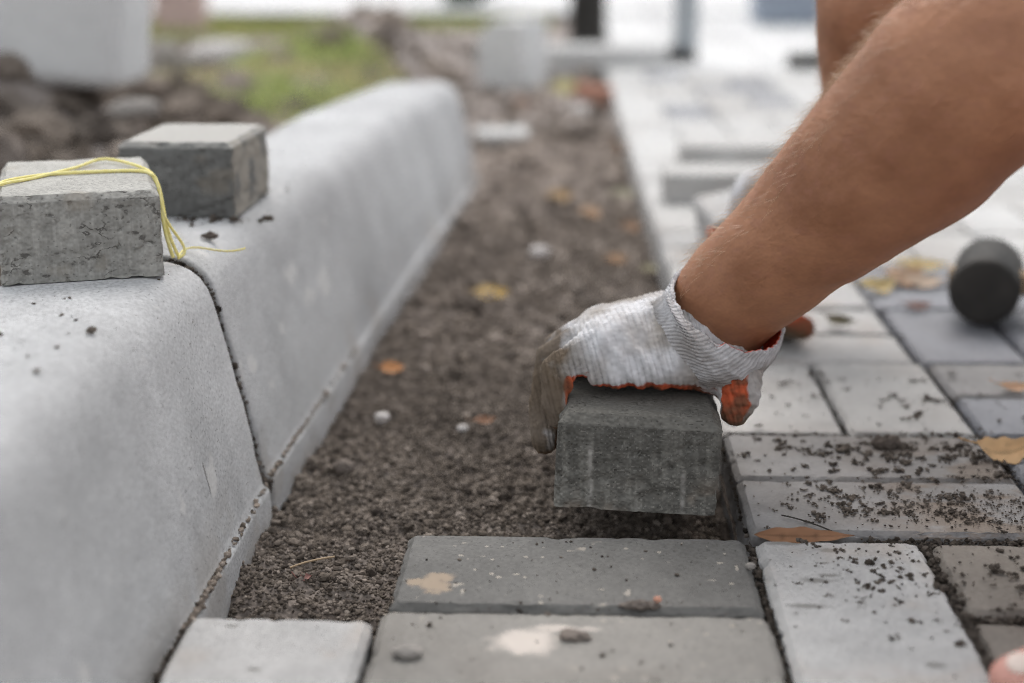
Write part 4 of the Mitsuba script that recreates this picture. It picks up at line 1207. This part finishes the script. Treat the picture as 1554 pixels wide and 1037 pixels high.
# ------------------------------------------------------------------ grass
def grass(name, n, sampler, h0, seed, label, cols):
    g = np.random.default_rng(seed)
    x, y = sampler(g, n)
    z = ground_z(x, y)
    n = len(x)
    a = g.uniform(0, 2 * np.pi, n)
    h = h0 * g.uniform(0.5, 1.3, n)
    lean = g.normal(0, 0.5, (n, 2)) * h[:, None]
    w = g.uniform(0.0015, 0.003, n)
    ca, sa = np.cos(a) * w, np.sin(a) * w
    V = np.stack([np.c_[x - ca, y - sa, z - 0.004], np.c_[x + ca, y + sa, z - 0.004], np.c_[x + ca * 0.7 + lean[:, 0] * 0.4, y + sa * 0.7 + lean[:, 1] * 0.4, z + h * 0.6],
                  np.c_[x - ca * 0.7 + lean[:, 0] * 0.4, y - sa * 0.7 + lean[:, 1] * 0.4, z + h * 0.6], np.c_[x + lean[:, 0], y + lean[:, 1], z + h]], 1)
    F = np.array([[0, 1, 2], [0, 2, 3], [3, 2, 4]])[None] + (np.arange(n) * 5)[:, None, None]
    base = np.asarray(cols)
    patch = meshkit.fbm(np.c_[x * 4, y * 4, 0 * x], 3, seed)
    pick = np.clip((patch - 0.3) / 0.4 + g.normal(0, 0.25, n), 0, 0.999)
    c = base[(pick * len(base)).astype(int)] * g.uniform(0.7, 1.3, (n, 1))
    k = obj(name, TM(V.reshape(-1, 3), F.reshape(-1, 3)), 'grass_blade', smooth=False, color=np.clip(np.repeat(c, 5, 0), 0, 1))
    return tag(k, label, 'grass', kind='stuff')


GREENS = [(0.50, 0.55, 0.23), (0.40, 0.49, 0.19), (0.58, 0.59, 0.31), (0.6, 0.54, 0.34)]


def patch1(g, n):
    x, y = g.uniform(-1.05, -0.22, n), g.uniform(1.45, 3.35, n)
    u = (x + 0.57 - 0.06 * (y - 2.4)) / 0.33
    w = (y - 2.3) / 0.62
    d = u * u + w * w + 0.8 * (meshkit.fbm(np.c_[x * 5, y * 5, 0 * x], 3, 4) - 0.5)
    k = (d < 0.95) & (x < -0.27 + 0.02 * (y - 1.5))
    return x[k], y[k]


def patch2(g, n):
    x, y = g.uniform(-2.6, 0.0, n), g.uniform(4.1, 5.6, n)
    d = meshkit.fbm(np.c_[x * 3, y * 3, 0 * x], 3, 6)
    k = (d > 0.38) & (y > 4.5 + 0.3 * (x > -0.9) + 0.3 * (x > -0.6))
    return x[k], y[k]


grass('grass', 48000, patch1, 0.024, 1, 'bright green grass patch behind the middle kerb stone', GREENS)
grass('grass', 40000, patch2, 0.026, 2, 'yellow green grass strip in front of the far pale paving', [(0.44, 0.46, 0.18), (0.36, 0.43, 0.14), (0.5, 0.48, 0.24)])

# ------------------------------------------------------------------ things behind
def rbox(lx, ly, lz, r, fine=None, n=16):
    m = m3.Manifold.batch_hull([sph((x, y, z), r, n) for x in (-lx / 2 + r, lx / 2 - r) for y in (-ly / 2 + r, ly / 2 - r) for z in (r, lz - r)])
    return from_man(m.refine_to_length(fine) if fine else m)


c = at(205, 122, D=2.05)
tag(obj('stone_block', placed(displaced(rbox(1.0, 0.15, 0.30, 0.022, 0.03), 0.006, 9, 3), (c[0] - 0.512, c[1] + 0.08, c[2] + 0.024), math.radians(-3), 0, math.radians(4.5)), 'stone_pale', smooth=40),
    'big pale concrete block perched on the earth heap at top left', 'concrete block')
c = at(778, 138, Z=-0.03)
wb = m3.Manifold.hull_points(np.array([(x, y, z) for x in (-0.06, 0.06) for y in (-0.07, 0.07) for z in (0, 0.14)] + [(x, y, 0.18) for x in (-0.025, 0.06) for y in (-0.07, 0.07)]))
tag(obj('stone_block', placed(from_man(wb.refine_to_length(0.03)), (-0.058, 2.86, -0.045), math.radians(-24)), 'stone_pale', smooth=20), 'pale stone block standing alone beyond the end of the kerb', 'concrete block')
tag(obj('stone_block', placed(rbox(0.34, 0.2, 0.085, 0.015), (0.165, 3.2, -0.035), math.radians(-1)), 'paver_white', smooth=40), 'low pale kerb lying crosswise in front of the black post', 'concrete block')
c = at(1195, 38, Z=0.0)
tag(obj('stone_block', placed(rbox(0.24, 0.3, 0.5, 0.02), (c[0] + 0.01, c[1] + 0.15, 0.0)), 'block_blue', smooth=40), 'blue grey block at the top edge left of the forearms', 'concrete block')
c = at(268, 40, Z=0.0)
tag(obj('stone_block', placed(rbox(0.17, 0.17, 0.6, 0.012), (c[0], c[1] + 0.08, -0.03)), 'block_pink', smooth=40), 'pinkish masonry pillar at the top edge beside the big pale block', 'pillar')
c = at(892, 72, Z=0.0)
post = lathe([(0.0005, -0.05), (0.075, -0.05), (0.073, 0.0), (0.062, 0.02), (0.056, 0.05), (0.053, 0.2), (0.052, 1.0), (0.048, 1.03), (0.0005, 1.05)], 32)
tag(obj('post', placed(post, (c[0], c[1] + 0.02, 0)), 'post_black', smooth=40), 'black post behind the low crosswise kerb', 'post')
c = at(1035, 92, Z=0.0)
PG = tag('post_001', 'pale grey post with a dark foot on the bright paving', 'post')
obj('shaft', placed(lathe([(0.0005, 0.03), (0.034, 0.03), (0.034, 1.0), (0.03, 1.02), (0.0005, 1.03)], 28), (c[0] + 0.008, c[1], 0)), 'post_grey', PG, smooth=40)
obj('foot', placed(lathe([(0.0005, -0.005), (0.052, -0.005), (0.05, 0.02), (0.04, 0.034), (0.0005, 0.035)], 28), (c[0] - 0.01, c[1], 0)), 'post_black', PG, smooth=40)
c = at(1226, 104, Z=0.0)
tag(obj('timber_offcut', placed(rbox(0.13, 0.07, 0.035, 0.004), (c[0] + 0.02, c[1] + 0.03, 0.0), 0.1), 'post_black', smooth=40), 'dark offcut lying on the bright paving left of the forearms', 'offcut')
# shrub
c = at(704, 14, Z=0.0)
SH = tag('shrub', 'small dark green shrub at the top edge beyond the earth mound', 'shrub')
g = np.random.default_rng(77)
d = g.normal(size=(3200, 3))
d /= np.linalg.norm(d, axis=1, keepdims=True)
rad = g.uniform(0.35, 1, 3200) ** 0.4
ctr = np.array([c[0], c[1] + 0.22, 0.2])
pos = ctr + d * rad[:, None] * [0.16, 0.16, 0.22] * (0.75 + 0.5 * meshkit.fbm(d * 2.2, 3, 5))[:, None]
lv = np.array([[-1, 0, 0], [0, -0.5, 0.15], [1, 0, 0], [0, 0.5, 0.15]]) * 0.02
q = g.normal(size=(3200, 3, 3))
q = np.linalg.qr(q)[0]
V = np.einsum('nij,kj->nki', q, lv) + pos[:, None]
F = np.array([[0, 1, 2], [0, 2, 3]])[None] + (np.arange(3200) * 4)[:, None, None]
cs = np.repeat(np.array([0.055, 0.13, 0.04])[None] * g.uniform(0.6, 1.6, (3200, 1)), 4, 0)
obj('crown', TM(V.reshape(-1, 3), F.reshape(-1, 3)), 'grass_blade', SH, smooth=False, color=cs)
obj('trunk', tube([[ctr[0], ctr[1], -0.05], [ctr[0] + 0.01, ctr[1], 0.1], [ctr[0], ctr[1], 0.25]], [0.02, 0.015, 0.008], 8, 3), 'wood_ash', SH)
